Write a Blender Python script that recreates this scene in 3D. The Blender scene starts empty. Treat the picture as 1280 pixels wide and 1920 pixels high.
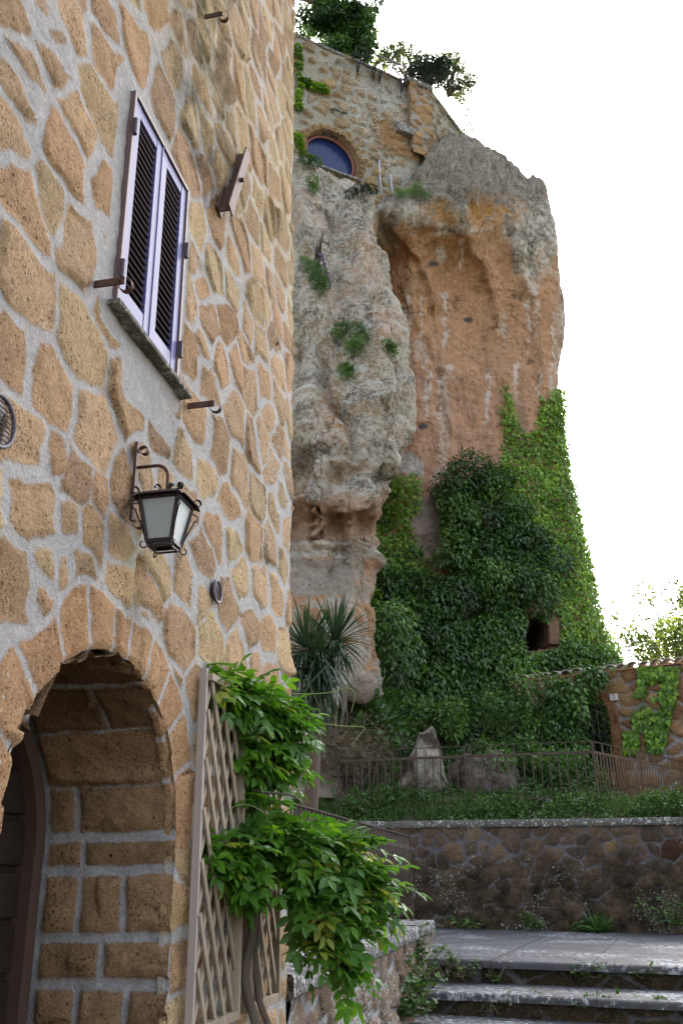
import bpy, math, random
import numpy as np
random.seed(7); RS = np.random.RandomState(11)
C = bpy.context.scene.collection
scene = bpy.context.scene
R = math.radians

# ------------------------------------------------------------------ camera, sky, sun, exposure
FPX = 1710.0
_p, _r = R(21.9), R(0.88)
FW = np.array([0, math.cos(_p), math.sin(_p)]); _rt = np.array([1., 0, 0]); _up = np.cross(_rt, FW)
RT = _rt*math.cos(_r) - _up*math.sin(_r); UP = _rt*math.sin(_r) + _up*math.cos(_r)
from mathutils import Matrix, Vector
cam = bpy.data.objects.new('camera', bpy.data.cameras.new('camera')); C.objects.link(cam)
cam.data.sensor_fit = 'VERTICAL'; cam.data.sensor_height = 36.0; cam.data.lens = FPX/1920*36
cam.data.clip_start = 0.05; cam.data.clip_end = 2000
cam.matrix_world = Matrix(((RT[0], UP[0], -FW[0], 0), (RT[1], UP[1], -FW[1], 0), (RT[2], UP[2], -FW[2], 0), (0, 0, 0, 1)))
scene.camera = cam

SUN_AZ, SUN_EL = R(6), R(37)        # azimuth clockwise from +Y
w = bpy.data.worlds.new('World'); scene.world = w; w.use_nodes = True
nt = w.node_tree; nt.nodes.clear()
sky = nt.nodes.new('ShaderNodeTexSky'); sky.sky_type = 'NISHITA'; sky.sun_disc = False
sky.sun_elevation = SUN_EL; sky.sun_rotation = SUN_AZ; sky.air_density = 1.0; sky.dust_density = 4.0; sky.ozone_density = 1.0
bw = nt.nodes.new('ShaderNodeRGBToBW'); mx = nt.nodes.new('ShaderNodeMix'); mx.data_type = 'RGBA'
mx.inputs[0].default_value = 0.62
bg = nt.nodes.new('ShaderNodeBackground'); bg.inputs[1].default_value = 0.15
wo = nt.nodes.new('ShaderNodeOutputWorld')
nt.links.new(sky.outputs[0], bw.inputs[0]); nt.links.new(sky.outputs[0], mx.inputs[6]); nt.links.new(bw.outputs[0], mx.inputs[7])
nt.links.new(mx.outputs[2], bg.inputs[0]); nt.links.new(bg.outputs[0], wo.inputs[0])
sl = bpy.data.lights.new('sun', 'SUN'); sl.energy = 3.0; sl.angle = R(0.5); sl.color = (1, .95, .86)
so = bpy.data.objects.new('sun', sl); C.objects.link(so)
sd = Vector((math.sin(SUN_AZ)*math.cos(SUN_EL), math.cos(SUN_AZ)*math.cos(SUN_EL), math.sin(SUN_EL)))
so.rotation_euler = sd.to_track_quat('Z', 'Y').to_euler(); so.location = (0, 0, 40)
scene.view_settings.view_transform = 'Standard'; scene.view_settings.look = 'None'
scene.view_settings.exposure = 2.68; scene.view_settings.gamma = 1

# ------------------------------------------------------------------ helpers
def ray(u, v): return FW*FPX + RT*(u-640) - UP*(v-960)
def ony(u, v, y): r = ray(u, v); return r*(y/r[1])
def onz(u, v, z): r = ray(u, v); return r*(z/r[2])
def proj(P):
    d = P @ FW
    return 640 + FPX*(P @ RT)/d, 960 - FPX*(P @ UP)/d
YAW = R(11.55)
A = np.array([math.sin(YAW), math.cos(YAW), 0]); N = np.array([math.cos(YAW), -math.sin(YAW), 0]); Z = np.array([0, 0, 1.])
HN = -1.4                                   # the house wall plane: N.p = HN
def Wp(a, n, z): return A*a + N*n + Z*z
def wallpx(u, v, n=HN):
    r = ray(u, v); t = n/(r @ N); return r @ A*t, r[2]*t
def wallpa(u, v, a):
    r = ray(u, v); t = a/(r @ A); return r @ N*t, r[2]*t

def hash3(ix, iy, iz, s):
    h = (ix*374761393 + iy*668265263 + iz*2147483647 + s*974634777) & 0xffffffff
    h = ((h ^ (h >> 13))*1274126177) & 0xffffffff
    h = ((h ^ (h >> 15))*2246822519) & 0xffffffff
    return ((h ^ (h >> 16)) & 0xffffff)/float(0xffffff)
def vnoise(P, s=0):
    P = np.asarray(P, float); i = np.floor(P).astype(np.int64); f = P-i; f = f*f*(3-2*f)
    x, y, z = i[..., 0], i[..., 1], i[..., 2]; fx, fy, fz = f[..., 0], f[..., 1], f[..., 2]
    def h(a, b, c): return hash3(x+a, y+b, z+c, s)
    c00 = h(0,0,0)*(1-fx)+h(1,0,0)*fx; c10 = h(0,1,0)*(1-fx)+h(1,1,0)*fx
    c01 = h(0,0,1)*(1-fx)+h(1,0,1)*fx; c11 = h(0,1,1)*(1-fx)+h(1,1,1)*fx
    return ((c00*(1-fy)+c10*fy)*(1-fz) + (c01*(1-fy)+c11*fy)*fz)*2-1
def fbm(P, o=4, s=0, g=.5, lac=2.03):
    P = np.asarray(P, float); r = 0; a = 1; t = 0
    for k in range(o): r = r + a*vnoise(P*(lac**k)+17.3*k, s+k); t += a; a *= g
    return r/t
def sst(a, b, x): t = np.clip((x-a)/(b-a), 0, 1); return t*t*(3-2*t)
def inpoly(px, py, poly):
    r = np.zeros(px.shape, bool); n = len(poly)
    for i in range(n):
        x0, y0 = poly[i]; x1, y1 = poly[(i+1) % n]
        if y0 == y1: continue
        c = ((y0 > py) != (y1 > py)) & (px < (x1-x0)*(py-y0)/(y1-y0)+x0); r ^= c
    return r

def tag(o, label=None, cat=None, group=None, kind=None):
    if label: o['label'] = label
    if cat: o['category'] = cat
    if group: o['group'] = group
    if kind: o['kind'] = kind
    return o
def empty(name, loc, label, cat, group=None):
    o = bpy.data.objects.new(name, None); C.objects.link(o); o.location = tuple(loc); o.empty_display_size = .2
    return tag(o, label, cat, group)
def mesh(name, V, F, mat, parent=None, smooth=True, cols=None, floats=None, uvs=None):
    me = bpy.data.meshes.new(name); V = np.asarray(V, float)
    off = np.zeros(3)
    if parent is not None:
        q = parent
        while q is not None: off = off + np.array(q.location); q = q.parent
    V = V-off
    if isinstance(F, np.ndarray):
        k = F.shape[1]; n = F.shape[0]
        me.vertices.add(len(V)); me.vertices.foreach_set('co', V.astype(np.float32).ravel())
        me.loops.add(n*k); me.loops.foreach_set('vertex_index', F.astype(np.int32).ravel())
        me.polygons.add(n); me.polygons.foreach_set('loop_start', np.arange(0, n*k, k, dtype=np.int32))
        me.polygons.foreach_set('loop_total', np.full(n, k, dtype=np.int32))
        me.update(calc_edges=True); me.validate()
    else:
        me.from_pydata([tuple(v) for v in V], [], [tuple(f) for f in F]); me.update()
    if smooth: me.polygons.foreach_set('use_smooth', np.ones(len(me.polygons), bool))
    for nm, d in (cols or {}).items():
        at = me.attributes.new(nm, 'FLOAT_COLOR', 'POINT'); dd = np.ones((len(V), 4), np.float32); dd[:, :3] = d; at.data.foreach_set('color', dd.ravel())
    for nm, d in (floats or {}).items():
        at = me.attributes.new(nm, 'FLOAT', 'POINT'); at.data.foreach_set('value', np.asarray(d, np.float32).ravel())
    me.materials.append(mat)
    o = bpy.data.objects.new(name, me); C.objects.link(o)
    if parent is not None: o.parent = parent
    return o

class MB:
    def __init__(s): s.V = []; s.F = []; s.n = 0
    def add(s, V, F):
        s.V.append(np.asarray(V, float)); s.F += [tuple(i+s.n for i in f) for f in F]; s.n += len(V); return s
    def box(s, c, ax, h):
        """c centre, ax three axis vectors, h half sizes"""
        c = np.asarray(c, float); V = []
        for i in (-1, 1):
            for j in (-1, 1):
                for k in (-1, 1): V.append(c+ax[0]*h[0]*i+ax[1]*h[1]*j+ax[2]*h[2]*k)
        return s.add(V, [(0,1,3,2),(4,6,7,5),(0,4,5,1),(2,3,7,6),(0,2,6,4),(1,5,7,3)])
    def wbox(s, a0, a1, n0, n1, z0, z1):
        return s.box(Wp((a0+a1)/2, (n0+n1)/2, (z0+z1)/2), (A, N, Z), ((a1-a0)/2, (n1-n0)/2, (z1-z0)/2))
    def bar(s, p, q, w, h, upv=Z):
        p, q = np.asarray(p, float), np.asarray(q, float); d = q-p; L = np.linalg.norm(d); d = d/L
        x = np.cross(d, upv); x = x/(np.linalg.norm(x)+1e-9); y = np.cross(x, d)
        return s.box((p+q)/2, (d, x, y), (L/2, w/2, h/2))
    def tube(s, pts, r, seg=8):
        pts = np.asarray(pts, float); n = len(pts); r = np.broadcast_to(np.asarray(r, float), (n,))
        T = np.gradient(pts, axis=0); T /= np.linalg.norm(T, axis=1)[:, None]+1e-9
        u = np.cross(T[0], (0.3, .1, .95)); 
        if np.linalg.norm(u) < .05: u = np.cross(T[0], (1, 0, 0))
        u /= np.linalg.norm(u); V = []
        for i in range(n):
            u = u-T[i]*(u @ T[i]); u /= np.linalg.norm(u)+1e-9; v = np.cross(T[i], u)
            for k in range(seg):
                t = 2*math.pi*k/seg; V.append(pts[i]+r[i]*(u*math.cos(t)+v*math.sin(t)))
        F = [(i*seg+k, i*seg+(k+1) % seg, (i+1)*seg+(k+1) % seg, (i+1)*seg+k) for i in range(n-1) for k in range(seg)]
        F += [tuple(range(seg))[::-1], tuple((n-1)*seg+k for k in range(seg))]
        return s.add(V, F)
    def strip(s, pts, wv, t, nv):
        """flat band following pts, width vector wv, thickness t along nv"""
        pts = np.asarray(pts, float); n = len(pts); V = []
        T = np.gradient(pts, axis=0)
        for i in range(n):
            m = np.cross(T[i], wv); m /= np.linalg.norm(m)+1e-9
            for a, b in ((-1, -1), (1, -1), (1, 1), (-1, 1)): V.append(pts[i]+wv*a/2+m*b*t/2)
        F = [(i*4+k, i*4+(k+1) % 4, i*4+4+(k+1) % 4, i*4+4+k) for i in range(n-1) for k in range(4)]
        F += [(3, 2, 1, 0), tuple((n-1)*4+k for k in range(4))]
        return s.add(V, F)
    def build(s, name, mat, parent=None, smooth=False, bevel=0, **kw):
        o = mesh(name, np.concatenate(s.V), s.F, mat, parent, smooth, **kw)
        if bevel:
            m = o.modifiers.new('bevel', 'BEVEL'); m.width = bevel; m.segments = 2; m.limit_method = 'ANGLE'
        return o

# ------------------------------------------------------------------ materials
class NT:
    def __init__(s, name):
        s.m = bpy.data.materials.new(name); s.m.use_nodes = True; s.t = s.m.node_tree; s.t.nodes.clear()
        s.out = s.t.nodes.new('ShaderNodeOutputMaterial'); s.co = s.t.nodes.new('ShaderNodeTexCoord').outputs['Object']
    def link(s, a, b): s.t.links.new(a, b)
    def setv(s, inp, v):
        if isinstance(v, bpy.types.NodeSocket): s.link(v, inp)
        elif v is not None: inp.default_value = v
    def noise(s, scale, detail=4, rough=.55, vec=None, dist=0):
        n = s.t.nodes.new('ShaderNodeTexNoise'); n.inputs['Scale'].default_value = scale; n.inputs['Detail'].default_value = detail
        n.inputs['Roughness'].default_value = rough; n.inputs['Distortion'].default_value = dist; s.link(vec or s.co, n.inputs['Vector']); return n.outputs[0]
    def voro(s, scale, feat='F1', vec=None, rnd=1):
        n = s.t.nodes.new('ShaderNodeTexVoronoi'); n.feature = feat; n.inputs['Scale'].default_value = scale; n.inputs['Randomness'].default_value = rnd
        s.link(vec or s.co, n.inputs['Vector']); return n.outputs[0]
    def scale(s, v):
        n = s.t.nodes.new('ShaderNodeMapping'); n.inputs['Scale'].default_value = v; s.link(s.co, n.inputs[0]); return n.outputs[0]
    def math(s, op, a, b=0, c=None, clamp=False):
        n = s.t.nodes.new('ShaderNodeMath'); n.operation = op; n.use_clamp = clamp; s.setv(n.inputs[0], a); s.setv(n.inputs[1], b)
        if c is not None: s.setv(n.inputs[2], c)
        return n.outputs[0]
    def rng(s, v, a, b, c=0, d=1):
        n = s.t.nodes.new('ShaderNodeMapRange'); s.setv(n.inputs[0], v)
        for i, x in enumerate((a, b, c, d)): n.inputs[i+1].default_value = x
        return n.outputs[0]
    def mix(s, f, a, b, mode='MIX'):
        n = s.t.nodes.new('ShaderNodeMix'); n.data_type = 'RGBA'; n.blend_type = mode; s.setv(n.inputs[0], f)
        for i, x in ((6, a), (7, b)):
            if isinstance(x, tuple): x = (*x, 1) if len(x) == 3 else x
            s.setv(n.inputs[i], x)
        return n.outputs[2]
    def attr(s, name, fac=True):
        n = s.t.nodes.new('ShaderNodeAttribute'); n.attribute_name = name; return n.outputs['Fac'] if fac else n.outputs['Color']
    def ramp(s, f, stops):
        n = s.t.nodes.new('ShaderNodeValToRGB'); s.link(f, n.inputs[0]); e = n.color_ramp.elements
        while len(e) < len(stops): e.new(.5)
        for k, (p, c) in enumerate(stops): e[k].position = p; e[k].color = (*c, 1)
        return n.outputs[0]
    def bump(s, h, dist, strength=1, nrm=None):
        n = s.t.nodes.new('ShaderNodeBump'); n.inputs['Distance'].default_value = dist; n.inputs['Strength'].default_value = strength
        s.link(h, n.inputs['Height']); 
        if nrm: s.link(nrm, n.inputs['Normal'])
        return n.outputs[0]
    def princ(s, col, rough=.9, nrm=None, metal=0, spec=.3, **kw):
        n = s.t.nodes.new('ShaderNodeBsdfPrincipled'); s.setv(n.inputs['Base Color'], (*col, 1) if isinstance(col, tuple) else col)
        s.setv(n.inputs['Roughness'], rough); s.setv(n.inputs['Metallic'], metal); n.inputs['Specular IOR Level'].default_value = spec
        if nrm: s.link(nrm, n.inputs['Normal'])
        for k, v in kw.items(): s.setv(n.inputs[k.replace('_', ' ')], v)
        return n.outputs[0]
    def done(s, sh): s.link(sh, s.out.inputs[0]); return s.m

def stone_mat(name, mortar, pit=1.0, lich=(.42, .43, .40), fine=1.0):
    t = NT(name); sdf = t.attr('sdf'); wth = t.attr('wth'); tint = t.attr('tint', False); dirt = t.attr('dirt'); moss = t.attr('moss')
    n1 = t.noise(55*fine, 5, .65); n2 = t.noise(14*fine, 4, .6); n3 = t.noise(170*fine, 2, .6)
    e = t.math('ADD', sdf, t.math('MULTIPLY', t.math('SUBTRACT', n1, .5), .03/fine))
    m = t.rng(e, -.004, .005)                       # 1 = stone
    sc = t.mix(1, tint, t.mix(n2, (.66, .66, .66), (1.32, 1.3, 1.27)), 'MULTIPLY'); n4 = t.noise(110*fine, 4, .75); n5 = t.noise(38*fine, 6, .8)
    sc = t.mix(t.rng(n4, .30, .52, .6, 0), sc, t.mix(1, sc, (.45, .40, .36), 'MULTIPLY')); sc = t.mix(t.rng(n4, .56, .70, 0, .45), sc, t.mix(1, sc, (1.45, 1.5, 1.55), 'MULTIPLY')); sc = t.mix(t.rng(n5, .36, .50, .5, 0), sc, t.mix(1, sc, (.60, .56, .52), 'MULTIPLY'))
    sc = t.mix(t.rng(n1, .35, .7, 0, .6), t.mix(1, sc, (.72, .62, .5), 'MULTIPLY'), sc)
    v = t.voro(60*fine); big = t.voro(17*fine)
    vary = t.noise(6*fine, 2)
    pits = t.math('MULTIPLY', t.rng(v, .16, .30, 1, 0), t.rng(vary, .42, .58))
    pits2 = t.rng(big, .07, .14, 1, 0)
    pp = t.math('MAXIMUM', pits, pits2)
    sc = t.mix(t.math('MULTIPLY', pp, .6*pit), sc, t.mix(1, sc, (.3, .25, .2), 'MULTIPLY'))
    sp = t.rng(t.voro(95*fine), .0, .16, 1, 0); sc = t.mix(t.math('MULTIPLY', sp, t.rng(t.noise(9*fine, 1), .45, .7, 0, .8)), sc, (.5, .42, .34))
    mc = t.mix(n1, tuple(x*.72 for x in mortar), tuple(x*1.25 for x in mortar)); mc = t.mix(t.rng(t.noise(80*fine, 5, .8), .36, .50, .55, 0), mc, tuple(x*.5 for x in mortar)); mc = t.mix(t.rng(t.noise(30*fine, 4, .7), .5, .66, 0, .5), mc, tuple(min(1, x*1.6) for x in mortar)); mc = t.mix(t.rng(n3, .3, .7, 0, .25), mc, tuple(x*.55 for x in mortar)); mc = t.mix(t.rng(n2, .35, .7, 0, .35), mc, (mortar[0]*.9, mortar[1]*.82, mortar[2]*.7))
    mc = t.mix(wth, mc, t.mix(1, tint, (.92, .95, 1.0), 'MULTIPLY')); c = t.mix(m, mc, sc)
    dm = t.math('MULTIPLY', dirt, t.rng(t.noise(5*fine, 6, .7), .38, .62), clamp=True)
    c = t.mix(dm, c, t.mix(1, c, (.22, .2, .18), 'MULTIPLY'))
    c = t.mix(t.math('MULTIPLY', moss, t.rng(n1, .4, .6)), c, (.16, .16, .03))
    li = t.attr('lich'); lm = t.math('MULTIPLY', t.rng(t.math('ADD', t.noise(48*fine, 5, .75), t.math('MULTIPLY', li, .25)), .66, .70), t.rng(li, .02, .2))
    c = t.mix(lm, c, lich)
    h = t.math('ADD', t.math('MULTIPLY', n1, .5), t.math('MULTIPLY', n3, .25)); h = t.math('ADD', h, t.math('ADD', t.math('MULTIPLY', m, .15), t.math('MULTIPLY', n5, .8)))
    h = t.math('SUBTRACT', h, t.math('MULTIPLY', t.math('MULTIPLY', pp, m), .6*pit))
    return t.done(t.princ(c, .92, t.bump(h, .016/fine, 1.0), spec=.15))
def plain(name, col, rough=.8, var=.25, scale=20, bump=.002, metal=0, spec=.3, col2=None, stretch=None):
    t = NT(name); vec = t.scale(stretch) if stretch else None
    n = t.noise(scale, 5, .6, vec); b = t.noise(scale*5, 3, .6, vec)
    c = t.mix(n, tuple(x*(1-var) for x in col), tuple(min(1, x*(1+var)) for x in (col2 or col)))
    return t.done(t.princ(c, rough, t.bump(t.math('ADD', n, t.math('MULTIPLY', b, .4)), bump, .8), metal, spec))
def leafmat(name, stops, trans=.3, rough=.5, spec=.4):
    t = NT(name); c = t.ramp(t.attr('rnd'), stops)
    c = t.mix(t.rng(t.noise(1.2, 2), .35, .65, 0, .35), c, t.mix(1, c, (.75, .85, .7), 'MULTIPLY'))
    p = t.princ(c, rough, spec=spec)
    tr = t.t.nodes.new('ShaderNodeBsdfTranslucent'); t.link(t.mix(1, c, (1.5, 1.6, .6), 'MULTIPLY'), tr.inputs[0])
    ms = t.t.nodes.new('ShaderNodeMixShader'); ms.inputs[0].default_value = trans; t.link(p, ms.inputs[1]); t.link(tr.outputs[0], ms.inputs[2])
    return t.done(ms.outputs[0])

M = {}
def mat_cap(name='lichened_cap', base=(.10, .095, .085), li=(.48, .48, .45), thr=.56):
    t = NT(name); n = t.noise(7, 6, .72); n3 = t.noise(60, 4, .6); c = t.mix(n3, tuple(x*.5 for x in base), tuple(x*1.5 for x in base))
    sp = t.math('ADD', t.noise(22, 5, .75), t.math('MULTIPLY', n, .35))
    c = t.mix(t.rng(sp, thr+.13, thr+.17), c, li); c = t.mix(t.rng(t.noise(4, 3), .55, .7, 0, .5), c, (.05, .05, .03))
    return t.done(t.princ(c, .95, t.bump(t.math('ADD', n, n3), .02), spec=.15))
M['house'] = stone_mat('tufa_rubble', (.38, .375, .38), fine=1.0)
M['upper'] = stone_mat('upper_masonry', (.30, .28, .24), fine=.45)
M['retain'] = stone_mat('dark_rubble', (.125, .118, .13), fine=.6)
M['parapet'] = stone_mat('parapet_rubble', (.34, .33, .35), fine=.6)
M['gatewall'] = stone_mat('gate_wall_stone', (.26, .24, .23), fine=.4)
M['iron'] = plain('rusty_iron', (.05, .036, .034), .65, .4, 40, .001, .3, col2=(.10, .05, .035))
M['lampiron'] = plain('black_brown_iron', (.028, .02, .02), .5, .35, 60, .0006, .4)
M['railing'] = plain('railing_iron', (.014, .012, .012), .7, .4, 8, .001, 0, .12, col2=(.075, .056, .042))
M['rustrail'] = plain('rusty_railing', (.05, .032, .024), .75, .35, 12, .001, 0, .15, col2=(.11, .075, .05))
M['blackiron'] = plain('black_iron', (.015, .016, .018), .6, .3, 20, .001, .3)
M['shutter'] = plain('purple_brown_paint', (.078, .078, .20), .5, .06, 8, .0004, spec=.3)
M['shutdark'] = plain('dark_brown_paint', (.05, .032, .04), .45, .15, 14, .0004, spec=.4)
M['frame'] = plain('brown_window_frame', (.12, .075, .07), .5, .2, 14, .0006)
M['trellis'] = plain('weathered_wood', (.24, .185, .135), .8, .4, 30, .002, col2=(.30, .24, .18), stretch=(1, 1, .08))
M['post'] = plain('pale_wood_post', (.30, .25, .22), .75, .2, 30, .001, col2=(.33, .28, .25), stretch=(1, 1, .06))
M['door'] = plain('dark_door_wood', (.022, .014, .012), .5, .4, 12, .001, stretch=(.1, .1, 1))
M['bark'] = plain('bark', (.11, .085, .065), .95, .4, 26, .01, stretch=(1, 1, .35))
M['twig'] = plain('dry_twig', (.16, .12, .09), .95, .3, 20, .003)
M['slab'] = None
M['tile'] = plain('roof_tile', (.24, .17, .13), .9, .5, 9, .004, col2=(.36, .33, .28))
M['plate'] = plain('enamel_plate', (.5, .48, .46), .5, .08, 10, .0003)
M['ink'] = plain('plate_ink', (.06, .06, .08), .5, .05, 10, .0002)

# ------------------------------------------------------------------ stone panel
def axis(segs):
    out = [np.linspace(a, b, max(2, int(round(abs(b-a)/s))+1))[:-1] for a, b, s in segs]; out.append(np.array([segs[-1][1]])); return np.concatenate(out)
def seeds_fill(u0, u1, v0, v1, d, given, au=1.0, rs=None, tries=6000, rows=None):
    rs = rs or RS; S = [list(g) for g in given]; pts = [(g[0], g[1], g[3] if len(g) > 3 else d) for g in given]
    P = np.array(pts) if pts else np.zeros((0, 3))
    for k in range(tries):
        u = rs.uniform(u0, u1); v = rs.uniform(v0, v1); dd = d*rs.choice([.62, .85, 1.0, 1.2])
        if rows: v = (math.floor(v/rows)+.5)*rows + rs.uniform(-.14, .14)*rows
        if len(P):
            q = np.hypot((P[:, 0]-u)/au, P[:, 1]-v)
            if (q < (P[:, 2]+dd)/2).any(): continue
        P = np.vstack([P, (u, v, dd)]); S.append([u, v, rs.uniform(-.15, .15)*dd])
    return S
def panel(name, mat, U, Vv, pos, seeds, mort, palette, parent=None, relief=.014, hole=None, aniso=1.0, warp=.02, extra=None, pn=2.4, rough=.004, bulge=None, seed=1, mvar=.5, rim=.024):
    """pos(u,v)->P,(normal). seeds [u,v,weight,(tag)]"""
    uu, vv = np.meshgrid(U, Vv, indexing='ij'); sh = uu.shape; u = uu.ravel().copy(); v = vv.ravel().copy()
    keepv = None
    nu, nv = sh; I = np.arange(nu*nv).reshape(sh)
    F = np.stack([I[:-1, :-1].ravel(), I[1:, :-1].ravel(), I[1:, 1:].ravel(), I[:-1, 1:].ravel()], 1)
    if hole:
        hd = hole(u, v); ins = hd < 0; k = (~ins[F]).any(axis=1); F = F[k]
        fringe = np.zeros(len(u), bool); fringe[F.ravel()] = True; mv = fringe & ins
        e = 1e-4; x, y = u[mv], v[mv]
        for _ in range(3):
            d0 = hole(x, y); gx = (hole(x+e, y)-d0)/e; gy = (hole(x, y+e)-d0)/e; g = gx*gx+gy*gy+1e-9; x = x-d0*gx/g; y = y-d0*gy/g
        u[mv] = x; v[mv] = y
    S = np.array([[s[0], s[1], s[2]] for s in seeds]); q3 = np.stack([u*6, v*6, np.full_like(u, seed*3.1)], 1)
    wu = u + warp*fbm(q3, 3, seed); wv = v + warp*fbm(q3+50, 3, seed+9)
    f1 = np.empty_like(u); f2 = np.empty_like(u); id_ = np.empty(len(u), int); pw_ = np.empty_like(u)
    for a in range(0, len(u), 20000):
        sl_ = slice(a, a+20000)
        du = np.abs(wu[sl_, None]-S[None, :, 0])/aniso; dv = np.abs(wv[sl_, None]-S[None, :, 1])
        d = (du**pn+dv**pn)**(1/pn) - S[None, :, 2]
        i1 = np.argmin(d, 1); r = np.arange(len(i1)); f1[sl_] = d[r, i1]; id_[sl_] = i1; d[r, i1] = 9; i2 = np.argmin(d, 1); f2[sl_] = d[r, i2]; pw_[sl_] = hash3(np.minimum(i1, i2), np.maximum(i1, i2), i1*0, seed)
    mw = mort*(1+mvar*fbm(np.stack([u*2.2, v*2.2, u*0], 1), 2, seed+3))
    rs = np.random.RandomState(seed+100); sm = rs.uniform(-.35, .35, len(S))*mort
    mw = mw*(.45+1.15*pw_)
    sdf = (f2-f1)/2 - mw - sm[id_] + mort*.42*fbm(np.stack([u*30, v*30, u*0+seed], 1), 3, seed+31) + mort*.6*fbm(np.stack([u*9, v*9, u*0+seed], 1), 2, seed+37)
    pal = np.array(palette); ci = rs.randint(0, len(pal), len(S)); tint = pal[ci]*rs.uniform(.82, 1.15, len(S))[:, None]
    for k, s in enumerate(seeds):
        if len(s) > 4 and s[4] is not None: tint[k] = s[4]
    tint = tint[id_]
    P, Nn = pos(u, v)
    at = dict(wth=np.zeros_like(u), sdf=sdf, dirt=np.zeros_like(u), moss=np.zeros_like(u), lich=np.zeros_like(u))
    if extra: extra(u, v, at, tint)
    so_ = rs.uniform(-.4, .6, len(S))[id_]
    tlt = (rs.uniform(-1, 1, len(S))[id_]*(u-S[id_, 0])+rs.uniform(-1, 1, len(S))[id_]*(v-S[id_, 1]))*.12
    h = relief*(sst(-.008, .02, at['sdf'])*(1+so_) + .7*sst(.0, .07, at['sdf'])) + tlt*sst(.0, .02, at['sdf'])
    h += rough*fbm(np.stack([u*22, v*22, u*0+seed], 1), 3, seed+5) + rough*1.6*fbm(np.stack([u*5, v*5, u*0+seed], 1), 2, seed+6)
    if bulge is not None: h += bulge(u, v)
    P = P + Nn*h[:, None]
    if hole:
        E_ = np.concatenate([F[:, [0, 1]], F[:, [1, 2]], F[:, [2, 3]], F[:, [3, 0]]]); key = np.sort(E_, 1); key = key[:, 0].astype(np.int64)*len(u)+key[:, 1]
        _, inv, cnt_ = np.unique(key, return_inverse=True, return_counts=True); hb = np.abs(hole(u, v)) < .012
        be = E_[(cnt_[inv] == 1)]; be = be[hb[be].all(axis=1)]; nb0 = len(u); bv = np.unique(be); mp2 = np.full(nb0, -1); mp2[bv] = nb0+np.arange(len(bv))
        P = np.vstack([P, P[bv]-Nn[bv]*rim]); tint = np.vstack([tint, tint[bv]]); at = {k_: np.concatenate([x_, x_[bv]]) for k_, x_ in at.items()}
        F = np.vstack([F, np.stack([be[:, 1], be[:, 0], mp2[be[:, 0]], mp2[be[:, 1]]], 1)]); u = np.concatenate([u, u[bv]])
    used = np.zeros(len(u), bool); used[F.ravel()] = True; mp = np.cumsum(used)-1
    return mesh(name, P[used], mp[F], mat, parent, True, cols=dict(tint=tint[used]), floats={k: x[used] for k, x in at.items()})

TUFA = [(.49, .35, .22), (.45, .31, .20), (.50, .365, .24), (.46, .32, .205), (.52, .405, .26), (.55, .44, .28), (.41, .29, .19), (.47, .315, .195), (.50, .37, .25)]
ORANGE = (.40, .20, .085)

# ==================================================================== HOUSE
house = empty('stone_house', Wp(3.0, HN-2, -1.65), 'tall tawny tufa stone house wall with thick grey mortar and an arched doorway', 'house')
Z2 = [(50,50),(200,50),(305,80),(235,140),(100,250),(60,360),(240,260),(450,200),(600,220),(420,450),(280,650),(90,830),(15,560),(330,510),(460,820),(345,1060),(210,850,1),(830,160),(760,110),(950,190),(1020,340),(870,400),(820,500),(700,420),(880,560),(930,450),(1060,420),(1120,520),(940,960),(850,950),(1000,1100),(1080,950),(830,1140),(1110,1150),(1180,780),(1150,950),(1200,1150),(1040,60),(900,60),(1150,100),(1210,200),(1120,250),(1100,680),(1040,620),(1200,400)]
Z3 = [(95,115),(355,380),(45,420),(200,550),(415,760),(90,760),(245,870,1),(565,630),(695,750),(330,980),(430,1040,1),(140,1110),(305,1140,1),(390,1190),(630,920),(790,880),(870,960),(930,820),(830,700),(1000,690),(1080,820),(1150,690),(1180,790),(1020,950),(1100,1040),(1175,1120),(980,1080),(910,1190),(1080,1220),(1150,1230),(1220,1180),(690,1210),(810,400),(850,110),(860,340,1),(880,550,1),(970,310),(940,460),(1040,430,1),(1000,130),(1060,280,1),(1110,370),(1130,230),(1180,480),(1130,560),(1060,560),(920,60),(1160,900),(1230,950),(600,280,1),(560,300,1)]
Z4 = [(60,240),(190,150,1),(270,190,1),(360,160),(170,270,1),(520,30),(625,260),(685,130),(790,200),(770,420),(860,270,1),(960,310),(910,450),(1010,520),(1060,400),(1090,570,1),(1145,460),(1020,190),(1100,240),(1180,270),(1160,620),(850,700),(870,900,1),(1210,500),(510,210),(30,650),(620,360,1)]
seeds = []
for L, oy in ((Z2, 0), (Z3, 480), (Z4, 1000)):
    for q in L:
        a, z = wallpx(q[0]/2.2857, q[1]/2.2857+oy)
        seeds.append([a, z, -.035 if len(q) > 2 else .0, .12 if len(q) > 2 else .2])
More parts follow.
